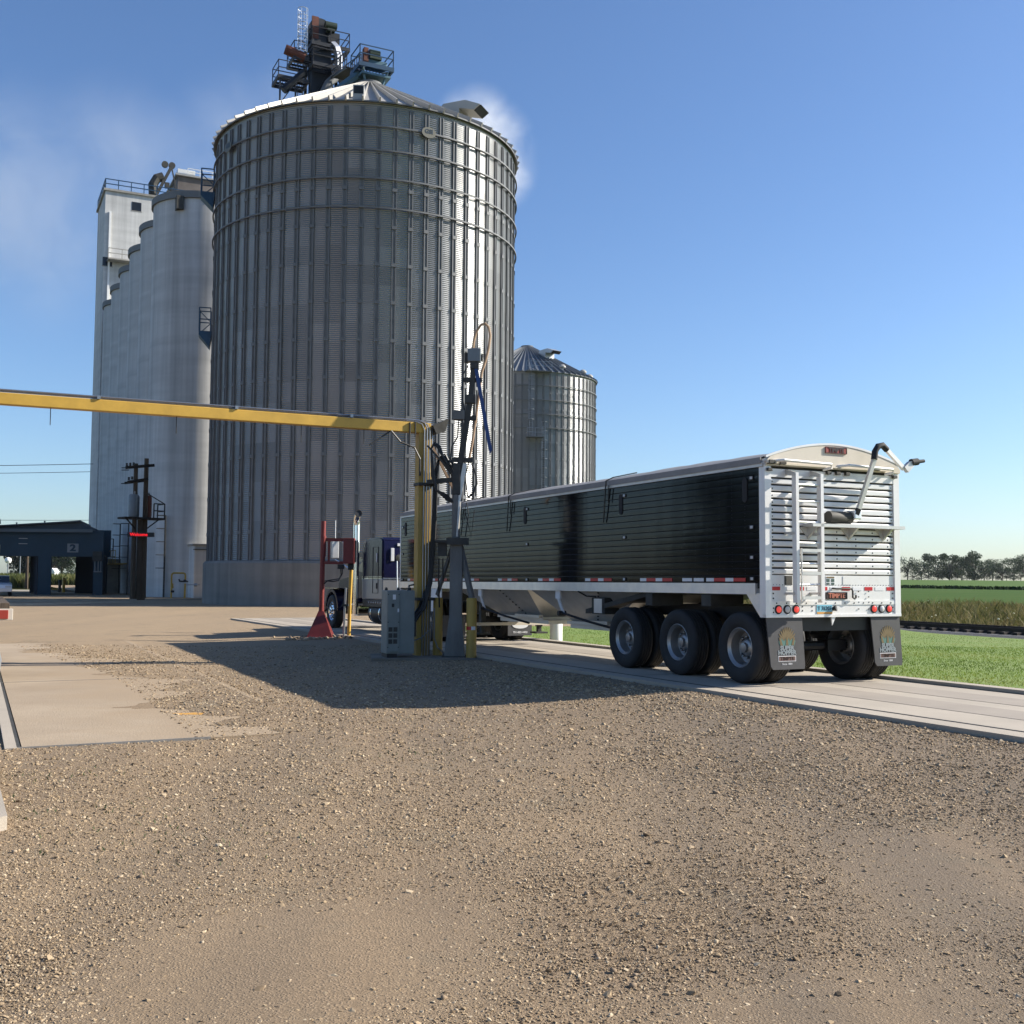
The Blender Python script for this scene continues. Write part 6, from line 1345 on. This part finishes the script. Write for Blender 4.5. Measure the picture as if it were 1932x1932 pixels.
# ================================================================== STEAM
def steam(name, label, blobs, dens, nscale, colr=(1,1,1)):
    """rising steam: one closed mesh of joined puffs around an even-coloured volume broken up by noise"""
    bm = bmesh.new()
    for (x, y, z, r, sz) in blobs: bmesh.ops.create_icosphere(bm, subdivisions=3, radius=1, matrix=Matrix.Translation((x,y,z)) @ Matrix.Diagonal((r, r, r*sz, 1)))
    me = bpy.data.meshes.new(name); bm.to_mesh(me); bm.free()
    o = obj(name, me); rm = o.modifiers.new('join', 'REMESH'); rm.mode = 'VOXEL'; rm.voxel_size = .35
    m = bpy.data.materials.new(name); m.use_nodes = True; nt = m.node_tree; nt.nodes.remove(nt.nodes['Principled BSDF'])
    pv = nt.nodes.new('ShaderNodeVolumePrincipled'); pv.inputs['Color'].default_value = (*colr, 1); pv.inputs['Anisotropy'].default_value = .3
    tc = nt.nodes.new('ShaderNodeTexCoord'); n = nt.nodes.new('ShaderNodeTexNoise'); n.inputs['Scale'].default_value = nscale; n.inputs['Detail'].default_value = 7; n.inputs['Roughness'].default_value = .62; n.inputs['Distortion'].default_value = .6; nt.links.new(tc.outputs['Object'], n.inputs[0])
    r = nt.nodes.new('ShaderNodeMapRange'); r.inputs[1].default_value = .33; r.inputs[2].default_value = .70; r.inputs[4].default_value = 1; nt.links.new(n.outputs[0], r.inputs[0])
    # fade towards the rim of the puffs: distance from the plume's own axis points
    mul = None
    for (x, y, z, rr, sz) in blobs:
        vs = nt.nodes.new('ShaderNodeVectorMath'); vs.operation = 'SUBTRACT'; vs.inputs[1].default_value = (x,y,z); nt.links.new(tc.outputs['Object'], vs.inputs[0])
        dv = nt.nodes.new('ShaderNodeVectorMath'); dv.operation = 'DIVIDE'; dv.inputs[1].default_value = (rr,rr,rr*sz); nt.links.new(vs.outputs[0], dv.inputs[0])
        ln = nt.nodes.new('ShaderNodeVectorMath'); ln.operation = 'LENGTH'; nt.links.new(dv.outputs[0], ln.inputs[0])
        mr = nt.nodes.new('ShaderNodeMapRange'); mr.interpolation_type = 'SMOOTHSTEP'; mr.inputs[1].default_value = 1.0; mr.inputs[2].default_value = 0.0; nt.links.new(ln.outputs['Value'], mr.inputs[0])
        if mul is None: mul = mr.outputs[0]
        else:
            mx = nt.nodes.new('ShaderNodeMath'); mx.operation = 'MAXIMUM'; nt.links.new(mul, mx.inputs[0]); nt.links.new(mr.outputs[0], mx.inputs[1]); mul = mx.outputs[0]
    a = nt.nodes.new('ShaderNodeMath'); a.operation = 'MULTIPLY'; nt.links.new(mul, a.inputs[0]); nt.links.new(r.outputs[0], a.inputs[1])
    d = nt.nodes.new('ShaderNodeMath'); d.operation = 'MULTIPLY'; d.inputs[1].default_value = dens; nt.links.new(a.outputs[0], d.inputs[0]); nt.links.new(d.outputs[0], pv.inputs['Density'])
    nt.links.new(pv.outputs[0], nt.nodes['Material Output'].inputs['Volume']); me.materials.append(m)
    tag(o, label, 'steam', kind='stuff'); return o
steam('steam_plume', 'white steam drifting up behind the near bin roof', [(-3.9,88,36.2,4.0,.95),(-3.1,88,38.0,4.2,1.0),(-2.2,88,36.6,4.4,1.05),(-1.1,88,34.8,3.4,1.1)], .55, .34)
steam('grey_steam', 'thin grey steam drifting around the head house roof', [(-34,133,56,10,.95),(-27,133,57,10,1.0),(-41,134,53,10,.9),(-50,136,53,13,1.0),(-62,138,48,16,1.2)], .048, .10, (.85,.87,.9))
# ---- light haze of the far plain: one closed box round the whole scene
def add_haze(d):
    b = MB(); b.box(-1300,1300,-60,1450,-1.7,62); o = b.build('haze', None); m = bpy.data.materials.new('haze'); m.use_nodes = True; nt = m.node_tree; nt.nodes.remove(nt.nodes['Principled BSDF'])
    pv = nt.nodes.new('ShaderNodeVolumePrincipled'); pv.inputs['Color'].default_value = (.86,.92,1,1); pv.inputs['Density'].default_value = d; pv.inputs['Anisotropy'].default_value = .2
    nt.links.new(pv.outputs[0], nt.nodes['Material Output'].inputs['Volume']); o.data.materials.clear(); o.data.materials.append(m); tag(o, kind='stuff')
add_haze(.00004)
# ---- unseen scale office and trees, added so the black trailer side mirrors something dark
of = thing('unseen_scale_office', 'unseen low brown office added beyond the left scale for its dark reflection', 'building', (-36, 24.5, 0), R_(26))
b = MB(); b.box(-4,4,-7,7,-.2,4.2); b.build('wall', mat('brown_office_cladding', (.10,.075,.06), .7, 0, .15, 1), of)
b = MB(); b.prism([(-4.5,4.2),(4.5,4.2),(0,6.2)], -7.5, 7.5, 'Y'); b.build('roof', mat('dark_shingles', (.06,.055,.05), .9, 0, .2, 2), of)
for y in (-4.5,-1.5,3.5): b = MB(); b.box(4.0,4.05,y-.7,y+.7,1.1,2.5); b.build('window', M['glass'], of)
b = MB(); b.box(4.0,4.06,.5,1.5,0,2.2); b.build('door', M['white'], of)
for i, (x, y, h, w) in enumerate(((-41,38,10,9),(-46,31,12,10),(-40,13,11,9),(-37,5,10,9))):
    make_tree('unseen_yard_tree', ('unseen bushy tree added at the far end of the scale office', 'unseen tall tree added behind the scale office', 'unseen rounded tree added near the scale office door', 'unseen last tree of the row added by the scale office')[i], (x,y,-.1), h, w, 700+i, LEAFM[0], 'unseen trees added around the scale office', .02, 3200)
